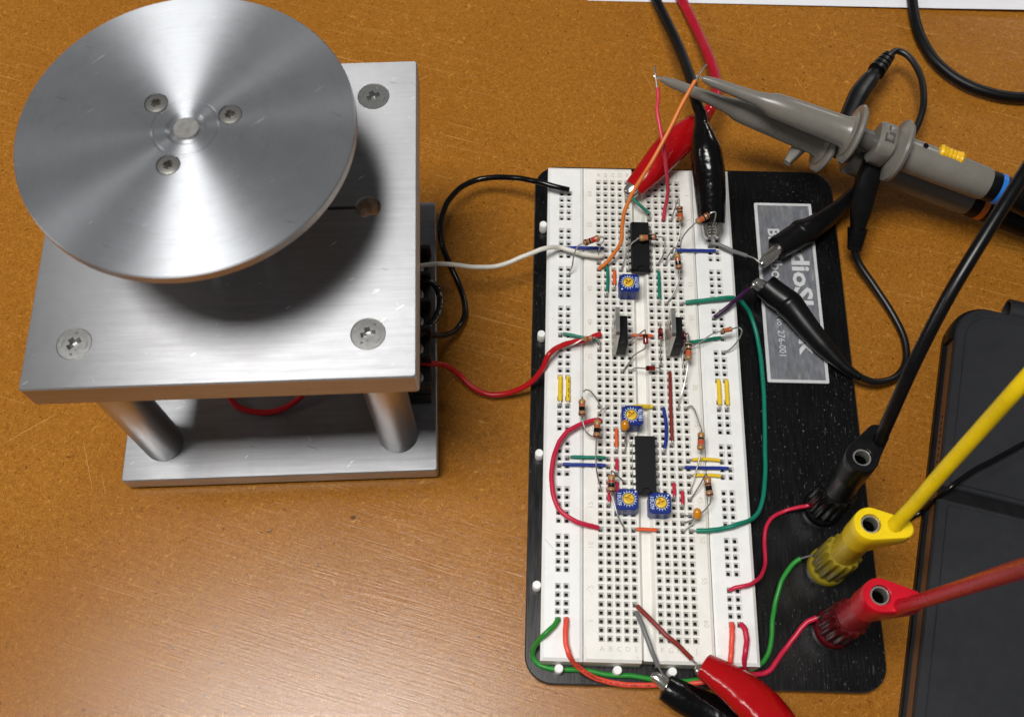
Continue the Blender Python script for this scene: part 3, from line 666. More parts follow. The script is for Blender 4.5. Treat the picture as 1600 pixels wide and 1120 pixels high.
# ------------------------------------------------------------------ trimmers
TBLUE = plastic('trimmer_blue', (16, 42, 122), 0.34, 0.08, 0.35); TYEL = plastic('trimmer_yellow', (232, 190, 52), 0.4, 0.06); TW = plastic('trimmer_print', (206, 218, 238), 0.5, 0.03)
def trimmer(label, px, py, txt, flip, dial):
    c = B(px, py, 6.3); h = 3.35; z0, z1 = HB + 0.3, HB + 6.3
    t = thing('trimmer', label, 'trimmer', (c.x, c.y, HB), 'blue trimmer potentiometers')
    poly = [(-h, -h + .8), (-h + .8, -h), (h - .8, -h), (h, -h + .8), (h, h - .8), (h - .5, h - .3), (h - .9, h), (-h + 1.1, h), (-h + 1.1, h - .4), (-h + .5, h - .4), (-h, h - .9)]
    mb = MB(); slab(mb, [(c.x + x, c.y + y) for x, y in poly], z0, z1, 0.18)
    s = -1 if flip else 1; dx = c.x + 0.35 * s; dy = c.y + 0.15
    pit = MB(); pit.lathe([(1.76, z1 - 1.5), (1.76, z1 + 1)], 40, (dx, dy, 0))
    me = boolean(mb.mesh('body', TBLUE, ORG[t.name]), [pit.mesh('c', TBLUE, ORG[t.name])]); me.materials.clear(); me.materials.append(TBLUE); link('body', me, t)
    # dial: yellow disc sunk in a dark ring, cross slots cut in
    d = MB(); d.lathe([(0.0001, z1 - 1.45), (1.68, z1 - 1.45), (1.68, z1 + 0.0), (1.56, z1 + 0.1), (0.0001, z1 + 0.1)], 36, (dx, dy, 0), caps=False); me = d.mesh('dial', TYEL, ORG[t.name])
    cut = []
    for a, x0_, x1_ in ((dial, -1.25, 1.25), (dial + 90, -0.2, 1.3)):
        k = MB(); k.box(x0_, x1_, -0.24, 0.24, z1 - 1.1, z1 + 1, M=T(dx, dy, 0) @ Rz(a)); cut.append(k.mesh('c', TYEL, ORG[t.name]))
    me = boolean(me, cut); me.materials.clear(); me.materials.append(TYEL); link('dial', me, t)
    k = MB(); k.lathe([(1.77, z1 + 0.015), (1.92, z1 + 0.015)], 36, (dx, dy, 0), caps=False); part(t, 'dial_gap', k, DBK)
    k = MB(); k.lathe([(1.92, z1 + 0.02), (2.06, z1 + 0.02)], 36, (dx, dy, 0), caps=False)
    for i in range(13):
        a = math.radians(-125 + 250 * i / 12 + (180 if flip else 0)); M = T(dx, dy, z1 + 0.03) @ Matrix.Rotation(a, 4, 'Z'); k.box(2.05, 2.62, -0.09, 0.09, 0, 0.02, M=M)
    k.lathe([(0.0001, z1 + 0.04), (0.3, z1 + 0.04)], 12, (c.x + 2.5 * s, c.y + 2.5 * s, 0), caps=False)
    text_mb(txt, 1.75, T(c.x - 2.55 * s, c.y + 0.05, z1 + 0.03) @ Rz(-90 if not flip else 90), k, bold=0.01, sx=0.92)
    part(t, 'marking', k, TW)
    for i in range(3):
        lg = MB(); lg.tube([(c.x - 2.54 + 2.54 * i, c.y + 0.3 * (i % 2), HB + 0.6), (c.x - 2.54 + 2.54 * i, c.y + 0.3 * (i % 2), HB - 2.3)], 0.25, 6); part(t, 'pin', lg, TIN)
trimmer('blue trimmer with yellow dial below the upper chip', 983.5, 441.5, '10U7F', True, 40)
trimmer('blue trimmer with yellow dial in the middle, capacitor leaning on it', 988.5, 648.5, '1BE7B', True, 38)
trimmer('blue trimmer below the lower chip, left of a pair', 980.5, 779.5, '10U7F', False, -20)
trimmer('blue trimmer below the lower chip, right of a pair', 1031.5, 785.5, '10U7F', False, 25)

# ------------------------------------------------------------------ power transistors
TABM = metal('transistor_tab', (196, 194, 188), 0.32)
def transistor(label, xcol, row):
    xc = COLX[xcol]; yc = -2.54 * (row - 1); t = thing('power_transistor', label, 'transistor', (xc, yc, HB), 'upright power transistors')
    tx0, tx1 = xc - 1.25, xc + 0.05; z0 = HB + 1.6
    o = MB(); o.prism([(-5, 0), (5, 0), (5, 15.2), (4.2, 16), (-4.2, 16), (-5, 15.2)], 0, tx1 - tx0, M=T(tx0, yc, z0) @ Matrix(((0, 0, 1, 0), (1, 0, 0, 0), (0, 1, 0, 0), (0, 0, 0, 1))))
    c = MB(); c.lathe([(1.85, -3), (1.85, 5)], 24, (tx0, yc, z0 + 13), (1, 0, 0))
    me = boolean(o.mesh('tab', TABM, ORG[t.name]), [c.mesh('c', TABM, ORG[t.name])]); me.materials.clear(); me.materials.append(TABM); link('tab', me, t)
    m = MB(); m.cbox(tx1 + 0.01, tx1 + 3.2, yc - 5.0, yc + 5.0, z0 + 0.1, z0 + 9.2, 0.25); part(t, 'body', m, EPOXY)
    for k in (-1, 0, 1):
        m = MB(); y = yc + 2.54 * k; m.box(xc + 0.9, xc + 1.4, y - 0.6, y + 0.6, z0 - 1.0, z0 + 0.4); m.box(xc + 0.95, xc + 1.35, y - 0.35, y + 0.35, HB - 2, z0 - 0.9); part(t, 'leg', m, TIN)
transistor('upright power transistor on the left, metal tab facing left', 'L2', 26)
transistor('upright power transistor on the right, beside the green jumper', 'R2', 26)

# ------------------------------------------------------------------ bead capacitors
CAPM = plastic('capacitor_ochre', (206, 132, 22), 0.16, 0.06, 0.55)
def capacitor(label, px, py, h, tilt, feet):
    c = B(px, py, h); t = thing('bead_capacitor', label, 'capacitor', c, 'ochre bead capacitors')
    bm = bmesh.new(); bmesh.ops.create_uvsphere(bm, u_segments=20, v_segments=14, radius=1)
    M = T(*c) @ Matrix.Rotation(tilt, 4, 'Y') @ Matrix.Rotation(0.5, 4, 'X') @ Matrix.Diagonal((1.35, 1.85, 1.2, 1)) 
    m = MB(); m.bm(bm, 0, M, True); part(t, 'bead', m, CAPM)
    for F in feet:
        P = [c + Vector((0, 0, -1.2))] + [B(*q) if not isinstance(q[0], str) else hole(q[0], q[1], 0.3) for q in F]
        P.append(P[-1] - Vector((0, 0, 2.6)))
        m = MB(); m.tube(catmull(P, 5), 0.24, 6); part(t, 'lead', m, TIN)
capacitor('ochre bead capacitor in front of the middle blue trimmer', 976.5, 664.5, 6.5, 0.1, [[(977.5, 677, 4.5), (978.5, 690, 2.0), ('L3', 41)], [(978.5, 677, 4.5), (976.5, 688, 2.4), ('L3', 40)]])
capacitor('ochre bead capacitor at lower right beside a resistor lead', 1089.6, 802.3, 5.0, -0.12, [[(1085, 814, 2.8), (1077, 822, 1.5), ('R3', 51)], [(1086, 806, 3.6), (1080, 806, 2), ('R3', 49)]])
# ------------------------------------------------------------------ turntable rig
def alu(n, base, r, a, **k): return brushed(n, base, r, a, **k)
ALU_TOP = alu('brushed_plate', (160, 161, 164), 0.35, 0.97); ALU_BASE = alu('brushed_base', (160, 161, 164), 0.33, 0.97)
ALU_EDGE = alu('milled_edge', (196, 192, 188), 0.34, 0.4, scr=0.4); ALU_DISC = alu('turned_disc', (178, 181, 186), 0.42, 0.95, radial=True, scr=0.6)
ALU_POST = metal('turned_post', (198, 198, 198), 0.30, 0.03)
RC = Vector((-105.7, -60.7, 0)); RZ = 0.0631
rig = thing('turntable_rig', 'square aluminium stand carrying a round silver disc', 'turntable', RC, rz=RZ)
def rp(name, mb, mats, label=None, parent=None, sharp=40): return part(rig, name, mb, mats, label, parent, sharp, local=True)
HW = 50.6; ZB0, ZB1, ZT0, ZT1 = 2.0, 8.4, 75.0, 84.6
mb = MB(); slab(mb, rrect(-HW, HW, -HW, HW, 1.0, 3), ZB0, ZB1, 0.35, 0, 1); rp('base_plate', mb, [ALU_BASE, ALU_EDGE])
for x in (-40, 40):
    for y in (-40, 40):
        mb = MB(); mb.lathe([(5, 0), (5.3, 0.5), (5.3, 2.0)], 20, (x, y, 0)); rp('rubber_foot', mb, BLACKM)
mb = MB(); slab(mb, rrect(-HW, HW, -HW, HW, 1.0, 3), ZT0, ZT1, 0.4, 0, 1); me = mb.mesh('top_plate', [ALU_TOP, ALU_EDGE])
cu = MB(); cu.lathe([(3.55, 60), (3.55, 90)], 40, (37.2, 0.6, 0)); cu2 = MB(); cu2.box(6, 35, 0.0, 1.0, 60, 95)
cs = []
for x in (-38, 38):
    for y in (-38, 38):
        k = MB(); k.lathe([(4.62, 82.0), (4.62, 95)], 36, (x, y, 0)); cs.append(k.mesh('c', ALU_EDGE))
me = boolean(me, [cu.mesh('c', ALU_EDGE), cu2.mesh('c', ALU_EDGE)] + cs)
top = link('top_plate', me, rig)
# threaded liner in the hole
mb = MB(); prof = []
for i in range(21): prof.append((3.5 if i % 2 else 3.3, 75.2 + i * 0.42))
mb.lathe(prof, 32, (37.2, 0.6, 0), caps=False); rp('threaded_bore', mb, metal('thread', (206, 198, 188), 0.28, 0.05, 0.8), parent=top)
for x in (-38, 38):
    for y in (-38, 38):
        mb = MB(); mb.lathe([(6.2, ZB1), (6.35, ZB1 + 0.3), (6.35, ZT0)], 40, (x, y, 0)); rp('post', mb, ALU_POST)
def screw_mesh(r, dome, name, char=True, mat=None, wf=1.0):
    STEEL = mat or globals()['STEEL']
    m = MB(); m.lathe([(r, -2.4), (r, -0.15), (r - 0.15, 0.0), (r * 0.55, dome), (0.0001, dome)], 36, caps=False); m.lathe([(0.0001, -2.4), (r, -2.4)], 36, caps=False)
    me = m.mesh(name, STEEL, sharp=30); cut = []
    for a in (0, 90):
        k = MB(); w = r * 0.15 * wf; k.add([(-r * .50, -w, 2), (r * .50, -w, 2), (r * .50, w, 2), (-r * .50, w, 2), (-r * .28, -w * .7, -0.75), (r * .28, -w * .7, -0.75), (r * .28, w * .7, -0.75), (-r * .28, w * .7, -0.75)],
              [(0, 1, 2, 3), (7, 6, 5, 4), (0, 4, 5, 1), (1, 5, 6, 2), (2, 6, 7, 3), (3, 7, 4, 0)], M=None) if False else None
        v = [(-r * .52, -w * 1.2, 2), (r * .52, -w * 1.2, 2), (r * .52, w * 1.2, 2), (-r * .52, w * 1.2, 2), (-r * .34, -w, -2.0), (r * .34, -w, -2.0), (r * .34, w, -2.0), (-r * .34, w, -2.0)]
        k.add([Rz(a) @ Vector(p) for p in v], [(3, 2, 1, 0), (4, 5, 6, 7), (0, 1, 5, 4), (1, 2, 6, 5), (2, 3, 7, 6), (3, 0, 4, 7)]); cut.append(k.mesh('c', STEEL))
    me = boolean(me, cut); me.materials.clear(); me.materials.append(STEEL); me.name = name
    if char:
        bm = bmesh.new(); bm.from_mesh(me)
        for a in (45, 135, 225, 315):
            if a % 180 == 45:
                g = bmesh.ops.create_icosphere(bm, subdivisions=1, radius=0.42 * S); bmesh.ops.translate(bm, verts=g['verts'], vec=Vector((math.cos(math.radians(a)) * r * .68, math.sin(math.radians(a)) * r * .68, 0)) * S)
            else:
                for d in (-14, 0, 14):
                    g = bmesh.ops.create_cube(bm, size=0.5 * S); bmesh.ops.translate(bm, verts=g['verts'], vec=Vector((math.cos(math.radians(a + d)) * r * .72, math.sin(math.radians(a + d)) * r * .72, 0)) * S)
        bm.to_mesh(me); bm.free()
    return me
BIG = screw_mesh(4.5, 0.06, 'corner_screw')
for (x, y), a in zip(((-38, -38), (38, -38), (38, 38), (-38, 38)), (38, 12, 25, 60)):
    o = link('corner_screw', BIG, rig); o.location = Vector((x, y, ZT1 - 0.02)) * S; o.rotation_euler = (0, 0, math.radians(a))
DX, DY, DZ = -1.8, 0.4, 122.5
mb = MB(); R = 41.0
mb.lathe([(0.0001, DZ - 3), (R - 0.3, DZ - 3), (R, DZ - 2.7), (R, DZ - 0.3)], 128, (0, 0, 0), m=1, caps=False)
mb.lathe([(R, DZ - 0.3), (R - 0.3, DZ), (8.5, DZ), (8.2, DZ - 0.25), (7.9, DZ - 0.25), (7.6, DZ), (5.0, DZ), (4.2, DZ - 0.6), (0.0001, DZ - 0.6)], 128, (0, 0, 0), m=0, caps=False)
me = mb.mesh('disc', [ALU_DISC, ALU_EDGE]); cs = []
for a in (19, 136, 253):
    k = MB(); k.lathe([(2.92, DZ - 2.7), (2.92, DZ + 1)], 32, (11 * math.cos(math.radians(a)), 11 * math.sin(math.radians(a)), 0)); cs.append(k.mesh('c', ALU_DISC))
me = boolean(me, cs); me.name = 'disc'
for p_ in me.polygons: p_.use_smooth = True
me.set_sharp_from_angle(angle=math.radians(20)); disc = link('disc', me, rig); disc.location = Vector((DX, DY, 0)) * S
SM = screw_mesh(2.75, 0.22, 'disc_screw', False, metal('screw_steel', (176, 173, 168), 0.26, 0.05, 0.85), 1.35)
for a, tw in ((19, 20), (136, 50), (253, 70)):
    q = math.radians(a)
    o = link('disc_screw', SM, disc); o.location = Vector((11 * math.cos(q), 11 * math.sin(q), DZ - 0.05)) * S; o.rotation_euler = (0, 0, math.radians(tw))
mb = MB(); mb.lathe([(3.2, 70), (3.2, DZ - 0.2), (3.0, DZ + 0.0), (0.0001, DZ + 0.0)], 36, (0, 0, 0)); link('shaft', mb.mesh('shaft', metal('shaft_steel', (176, 174, 170), 0.45), sharp=40), disc)
mb = MB(); mb.lathe([(9, ZT1), (9, 98), (14, 98.5), (14, DZ - 3)], 40, (DX, DY, 0)); rp('hub', mb, ALU_POST)
# barrier terminal block on the right edge of the base plate
tbm = plastic('terminal_black', (20, 20, 21), 0.38, 0.12)
mb = MB(); mb.cbox(38.6, 49.0, -27.5, 25.5, ZB1, ZB1 + 6.5, 0.4); mb.cbox(36.6, 43.4, -27.3, 25.3, ZB1 + 6.2, ZB1 + 9.0, 0.3)
tb = rp('terminal_block', mb, tbm)
for i in range(6):
    y = -26.2 + i * 10.1
    mb = MB(); mb.cbox(37.0, 49.6, y - 0.8, y + 0.8, ZB1 + 6.4, ZB1 + 13.5, 0.35); rp('barrier', mb, tbm, parent=tb)
    if i < 5:
        mb = MB(); mb.lathe([(2.3, ZB1 + 6.5), (2.3, ZB1 + 7.6), (1.8, ZB1 + 8.2), (0.0001, ZB1 + 8.2)], 20, (44.6, y + 5, 0)); rp('terminal_screw', mb, STEEL, parent=tb)

# ------------------------------------------------------------------ leads from the rig
def W(name, label, pts, r, mat, s=0.0, e=0.0, cat='wire', **k): return soft_wire(name, label, cat, pts, r, mat, s, e, **k)
W('white_wire', 'white wire from the aluminium stand to the upper left of the breadboard', [at(628, 424, 20), at(658, 415.5, 20), at(692, 412, 19), at(740, 417.5, 17), at(780, 415, 16), at(815, 402, 17), at(850, 388.5, 19), B(872, 386.5, 3.2), B(890, 391, 3.0), B(912, 397, 3.0), B(937, 400.5, 2.6), hole('L0', 13, 0.8) + Vector((1.2, 0, 0)), ] + [hole('L0', 13, -2.4)], 0.82, WHT, 0, 2.6)
W('black_wire', 'black wire looping from the stand to the top of the left rail', [at(640, 505, 17), at(668, 521, 15), at(695, 523.5, 9), at(716, 512, 4), at(727, 488, 2.5), at(721, 455, 2), at(706, 420, 4), at(692, 385, 8), at(688, 352, 10), at(698, 318, 10), at(722, 292, 9), at(755, 279.5, 9), at(800, 277.5, 12), at(838, 284, 16), B(868, 292, 4), B(889, 297, 3.0)], 1.05, BLACKG, 0, 0)
W('red_wire', 'red wire from the stand to the left rail beside the first transistor', [at(655, 566, 17), at(675, 568, 16), at(695, 571, 11), at(715, 583, 6), at(738, 605, 4), at(765, 616, 3), at(795, 614, 4), at(826, 600, 8), at(846, 578, 13), at(858, 554, 17), B(874, 541.5, 3.5), B(893, 535.5, 2.6), B(915, 531, 2.6), B(930, 525, 2.6), B(938.5, 521.5, 2.4)], 0.95, RED, 0, 0)
W('black_wire', 'short printed black wire curled over the terminal block at the stand', [at(645, 440, 19), at(667, 439, 20), at(680, 446, 19), at(687, 462, 17), at(687, 480, 17), at(680, 497, 18), at(668, 512, 19), at(652, 526, 19)], 1.1, BLACKG)
W('red_wire', 'red wire loop on the base plate between the stand posts', [at(345, 600, 12), at(364, 628, 10.5), at(383, 640, 9.8), at(410, 644.5, 9.6), at(438, 640, 10), at(462, 627, 11), at(490, 600, 14)], 1.0, RED)

# ------------------------------------------------------------------ leads on the board
W('orange_wire', 'long light orange wire from a probe hook down to the upper left hole block', [at(1104, 101, 52), at(1094, 114, 50), at(1086, 127, 49), at(1066, 163, 46), at(1043, 208, 42), at(1016, 257, 37), B(990, 299, 19), B(976, 330, 15), B(972, 355, 11.5), B(970.5, 378, 8.5), B(961, 394, 5.5), B(947, 411, 2.6), B(938, 418, 1.2), hole('L0', 15, -2.2)], 0.68, TAN, 6.5, 2.6)
W('rose_wire', 'rose red wire from the far probe tip down beside the red clip', [at(1023, 104, 46), at(1024.5, 118, 44), at(1026, 133, 43), at(1028.5, 152, 42), at(1027, 172, 41), at(1031, 200, 39), at(1037, 233, 36), B(1041, 262, 18), B(1043, 288, 12), B(1043, 306, 7.5), B(1039, 326, 3.2), B(1037, 340, 0.8), hole('R2', 7, -2.2)], 0.66, PINK, 7.5, 2.0)
W('grey_wire', 'grey wire from the right rail to the upper ground clip', [hole('Q0', 11, -2), hole('Q0', 11, 1.2) , B(1112, 381, 2.2), B(1124, 382.5, 2.6), B(1145, 392.5, 2.6), B(1165, 399, 2.2), B(1178, 403.5, 1.6), B(1190, 413, 0.8)], 0.72, GREY, 2.6, 6)
W('green_wire', 'long teal green wire arching off the right side of the board', [hole('R4', 20, -2), hole('R4', 20, 0.5), B(1074, 472.5, 1.4), B(1100, 469.5, 1.8), B(1132, 465.5, 2.4), B(1147, 466, 1.8), at(1160, 473, 12), at(1174, 495, 8), at(1185, 535, 6), at(1191, 585, 6), at(1194.5, 640, 6), at(1195.5, 700, 6), at(1195, 750, 7), at(1189, 790, 9), at(1176, 810, 12), B(1155, 818, 2.2), B(1130, 825, 1.8), B(1108, 828.5, 1.6), B(1090, 828.5, 1.2), hole('R4', 51, 0.4), hole('R4', 51, -2)], 0.74, GREEN, 4, 4)
W('purple_wire', 'dark purple wire from the right rail to the lower ground clip', [hole('Q0', 22, -2), hole('Q0', 22, 0.6), B(1121, 492, 1.8), B(1142, 475, 3.2), B(1163, 457.5, 3.2), B(1175, 448, 2.4), B(1183, 443, 1.8)], 0.7, PURP, 3.2, 4)
W('crimson_wire', 'crimson wire curved round the lower left of the board', [hole('L0', 37, -2), hole('L0', 37, 0.6), B(929, 656.5, 2.2), B(905, 663.5, 3), B(886, 675, 3.2), B(872, 694, 3), B(864.5, 718, 3), B(862, 748, 3), B(866, 778, 3), B(877, 799, 3), B(898, 813, 2.8), B(918, 820, 2), B(931, 823.5, 1.2), hole('L0', 51, 0.2), hole('L0', 51, -2)], 0.78, CRIM, 2.8, 3.4)
W('brown_wire', 'brown wire from the bottom centre holes to the red clip', [hole('L4', 60, -2), hole('L4', 60, 0.5), B(1003, 953.5, 1.6), B(1022, 973, 3), B(1042, 993, 3.5), B(1058, 1006, 3.2), B(1075, 1023, 2.4), at(1092, 1041, 14)], 0.72, BROWN, 3.4, 3)
W('grey_wire', 'grey wire from the bottom centre holes to the black clip', [hole('L4', 61, -2), hole('L4', 61, 0.5), B(997, 961, 1.6), B(1006, 982, 2.6), B(1017, 1013, 2.6), B(1027, 1037, 1.4), at(1037, 1054, 12.5), at(1044, 1061, 12)], 0.74, GREY, 3.0, 5)
ZP = 4.95
W('green_wire', 'leaf green wire along the front edge from the left rail to the yellow binding post', [hole('P0', 62, -2), hole('P0', 62, 0.8), B(866, 977, 2.0), B(850, 991, 2.0), at(837, 1006, 10), at(832.5, 1022, 6), at(840, 1036, ZP), at(858, 1043.5, ZP), at(885, 1045, ZP), at(915, 1047, ZP), at(950, 1053.5, ZP), at(985, 1055, ZP), at(1015, 1060, ZP), at(1045, 1064.5, ZP), at(1080, 1063, ZP), at(1120, 1057, ZP), at(1155, 1051, ZP), at(1182, 1041.5, ZP), at(1198, 1025, ZP), at(1205, 1000, ZP), at(1207, 970, ZP), at(1212, 940, ZP), at(1222, 905, ZP + 1), at(1240, 880, ZP + 1.5), at(1257, 870.5, ZP + 2.2), at(1272, 867, ZP + 2.2)], 0.78, LEAF, 2.6, 4.5)
W('salmon_wire', 'salmon wire along the front edge joining both outer rails', [hole('P1', 62, -2), hole('P1', 62, 0.8), B(884, 982, 2.0), B(884, 1003, 2.2), B(889, 1022, 2), at(900, 1038, 10), at(921, 1054, 7.2), at(945, 1063, 5.3), at(975, 1069, ZP), at(1010, 1069.5, ZP), at(1045, 1069, ZP), at(1080, 1067, ZP), at(1110, 1062, ZP + 1), at(1132, 1054, 8), at(1140, 1042, 12), B(1142, 1028, 2), B(1143, 1005, 2), B(1144, 985, 2), hole('Q0', 62, 0.8), hole('Q0', 62, -2)], 0.82, SALMON, 2.6, 3.0)
W('crimson_wire', 'crimson wire bent round the front right corner to the red binding post', [hole('Q1', 62, -2), hole('Q1', 62, 0.8), B(1164, 983, 2), B(1167, 1000, 2.2), B(1164, 1021, 2.2), at(1163, 1040, 11), at(1170, 1051, 6.5), at(1186, 1053, ZP), at(1203, 1046, ZP), at(1216, 1029, ZP), at(1230, 1009, ZP), at(1247, 987, ZP + 1), at(1261, 972, ZP + 2), at(1275, 965, ZP + 2.8), at(1286, 962, ZP + 3)], 0.82, CRIM, 3.0, 2)
W('crimson_wire', 'thin crimson wire from the right rail up to the black binding post', [hole('Q0', 58, -2), hole('Q0', 58, 0.6), B(1150, 917.5, 1.8), B(1172, 912.5, 2), at(1189, 899, 11), at(1196, 878, 7), at(1194.5, 850, ZP), at(1196, 827, ZP), at(1206, 809, ZP), at(1225, 798.5, ZP), at(1245, 793, ZP + 1.5), at(1262, 789.5, ZP + 3), at(1276, 787, ZP + 3)], 0.66, CRIM, 2.6, 2)

# ------------------------------------------------------------------ alligator clips
JAWM = metal('bright_jaw', (228, 224, 216), 0.16, 0.05, 0.95)
def jaws(t, tip, back, up, w, gap, spread=0.5):
    """two toothed sheet-metal jaws from back (inside the boot) to tip"""
    ax = (tip - back).normalized(); L = (tip - back).length; up = (Vector(up) - ax * ax.dot(Vector(up))).normalized(); sd = ax.cross(up)
    for s in (1, -1):
        m = MB(); off = lambda f: gap * (0.55 + 0.25 * math.sin(math.pi * f)) if f < 0.99 else gap * 0.45
        fs = (0, 0.2, 0.45, 0.7, 0.86, 0.95, 1.0); rr = (0.95, 1.0, 0.96, 0.9, 0.8, 0.6, 0.28)
        m.tube([back + ax * (L * f) + up * s * (off(f) + w * 0.22) for f in fs], [w * r for r in rr], 16, flat=0.5, up=up, sq=2.3)
        for i in range(4):   # teeth along both lips
            c = back + ax * (L * (0.5 + 0.12 * i)) + up * s * gap * 0.55
            for e in (-1, 1):
                b = c + sd * e * w * 0.55; m.add([b - ax * L * .05, b + ax * L * .05, b + sd * e * w * 0.25, b - up * s * gap * 0.5], [(0, 1, 3), (1, 2, 3), (2, 0, 3), (0, 2, 1)])
        part(t, 'jaw', m, JAWM, sharp=50)
def clip(name, label, cat, boot, widths, flat, mat, tip, jw, gap, up, cable=None, cr=1.5, cmat=None, seg=24, sq=2.0, hollow=True, grp=None):
    t = thing(name, label, cat, boot[len(boot) // 2], grp)
    P = catmull(boot, 6); n = len(P)
    Wd = []; F = []
    for i in range(n):
        f = i / (n - 1) * (len(widths) - 1); k = min(int(f), len(widths) - 2); Wd.append(widths[k] + (widths[k + 1] - widths[k]) * (f - k)); F.append(flat[k] + (flat[k + 1] - flat[k]) * (f - k))
    m = MB(); m.tube(P, Wd, seg, flat=F, up=up, sq=sq, caps=False)
    # open mouth: turn the rim inward
    d = (P[-1] - P[-2]).normalized()
    m.tube([P[-1], P[-1] + d * 0.25, P[-1] + d * 0.1, P[-1] - d * 4.0], [Wd[-1], Wd[-1] * 0.94, Wd[-1] * 0.84, Wd[-1] * 0.78], seg, flat=F[-1], up=up, sq=sq, caps=False)
    m.tube([P[-1] - d * 4.0, P[-1] - d * 4.01], [Wd[-1] * 0.78, 0.01], seg, flat=F[-1], up=up, sq=sq, caps=False)
    m.tube([P[0] - (P[1] - P[0]).normalized() * 0.01, P[0]], [0.01, Wd[0]], seg, flat=F[0], up=up, sq=sq, caps=False)
    part(t, 'boot', m, mat, sharp=50)
    jaws(t, tip, P[-1] - d * 3.6, up, jw, gap)
    if cable:
        m = MB(); m.tube(catmull([P[0] + d * 0.0] + cable, 8), cr, 14); part(t, 'cable', m, cmat or mat)
    return t
RBOOT = plastic('red_boot', (170, 12, 18), 0.16, 0.05, 0.45, bump=0.0011, bscale=95); KBOOT = plastic('black_boot', (7, 7, 8), 0.18, 0.1, 0.45, bump=0.0014, bscale=105); KBOOT2 = plastic('black_boot_matte', (13, 13, 14), 0.34, 0.1, 0.3)
clip('alligator_clip', 'glossy red alligator clip gripping the top of the board', 'alligator clip', [at(1111, 168, 19), at(1103, 180, 19.5), at(1085, 199, 20), at(1063, 218, 20), at(1040, 240, 19.8), B(1015, 269, 6.6), B(991, 294, 5.2)], [2.1, 2.4, 4.8, 5.9, 5.8, 5.0, 3.8], [1, 1, .9, .85, .8, .75, .72], RBOOT,
     B(978, 306.5, 4.0), 2.5, 1.3, (0, 0, 1), [at(1119, 150, 18), at(1118, 122, 15), at(1107, 88, 12), at(1090, 50, 6), at(1065, 0, 3), at(1030, -60, 3)], 2.0, plastic('crimson_cable', (172, 18, 40), 0.32), grp='alligator clips')
clip('alligator_clip', 'glossy black alligator clip standing at the top right of the board', 'alligator clip', [at(1094.5, 178, 34), at(1096, 194, 33.5), at(1099, 214, 32.5), at(1103, 236, 31), at(1107, 268, 28), B(1110, 306, 12), B(1112, 350, 8.0)], [2.1, 2.5, 4.0, 5.6, 5.9, 5.5, 4.7], [1, 1, 1, .95, .95, .95, .95], KBOOT,
     B(1112.5, 373, 5.2), 2.1, 2.2, (1, 0, 0.1), [at(1088, 160, 33), at(1078, 120, 26), at(1058, 68, 16), at(1025, 0, 6), at(1000, -60, 3)], 1.95, plastic('black_cable', (8, 8, 9), 0.42, 0.1, 0.2), grp='alligator clips')
clip('alligator_clip', 'glossy red alligator clip at the lower edge of the board', 'alligator clip', [at(1266, 1240, 24), at(1247, 1193, 24), at(1221, 1147, 22), at(1192, 1110, 19.5), at(1160, 1080, 17), at(1128, 1057, 15), at(1101, 1040, 13.5)], [2.2, 4.0, 6.2, 6.4, 5.9, 4.9, 3.9], [1, .95, .9, .85, .85, .85, .85], RBOOT,
     at(1086, 1045, 13.3), 1.9, 1.1, (0, 0, 1), [at(1280, 1295, 18), at(1305, 1390, 4)], 2.0, plastic('crimson_cable', (172, 18, 40), 0.32), grp='alligator clips')
clip('alligator_clip', 'black alligator clip at the lower edge of the board beside the red one', 'alligator clip', [at(1195, 1190, 7), at(1166, 1150, 7), at(1136, 1125, 7.5), at(1096, 1104, 8), at(1066, 1089, 9), at(1040, 1073, 9.5)], [2.2, 4.2, 5.2, 5.0, 4.6, 4.0], [1, .95, .85, .8, .8, .8], KBOOT,
     at(1019, 1052, 10.5), 1.75, 0.9, (0, 0, 1), [at(1215, 1260, 4), at(1225, 1340, 3)], 2.0, plastic('black_cable', (8, 8, 9), 0.42, 0.1, 0.2), grp='alligator clips')
GC = plastic('ground_cable', (15, 15, 16), 0.38, 0.1)
def ground_lead(label, boot, widths, tip, cable, plug, plug_r):
    t = clip('ground_lead', label, 'ground lead', boot, widths, [1] * len(widths), KBOOT2, tip, 2.0, 0.7, (0, 0, 1), None, grp='probe ground leads', sq=2.0)
    m = MB(); m.tube(catmull([boot[0]] + cable + [plug[0]], 8), 1.25, 12); part(t, 'cable', m, GC)
    # strain relief, then the squarish plug body
    P = catmull(plug, 5); n = len(P); m = MB(); rr = []
    for i in range(n):
        f = i / (n - 1) * (len(plug_r) - 1); k = min(int(f), len(plug_r) - 2); rr.append(plug_r[k] + (plug_r[k + 1] - plug_r[k]) * (f - k))
    m.tube(P, rr, 16, sq=3.0); part(t, 'plug', m, KBOOT2)
    d = (plug[1] - plug[0]); 
    for f in (0.12, 0.38, 0.64, 0.9):
        c = plug[0] + d * f; m = MB(); ax = d.normalized(); m.tube([c - ax * 0.9, c + ax * 0.9], [2.2 + f, 2.4 + f], 14, sq=3.0); part(t, 'relief_ring', m, KBOOT2)
    return t
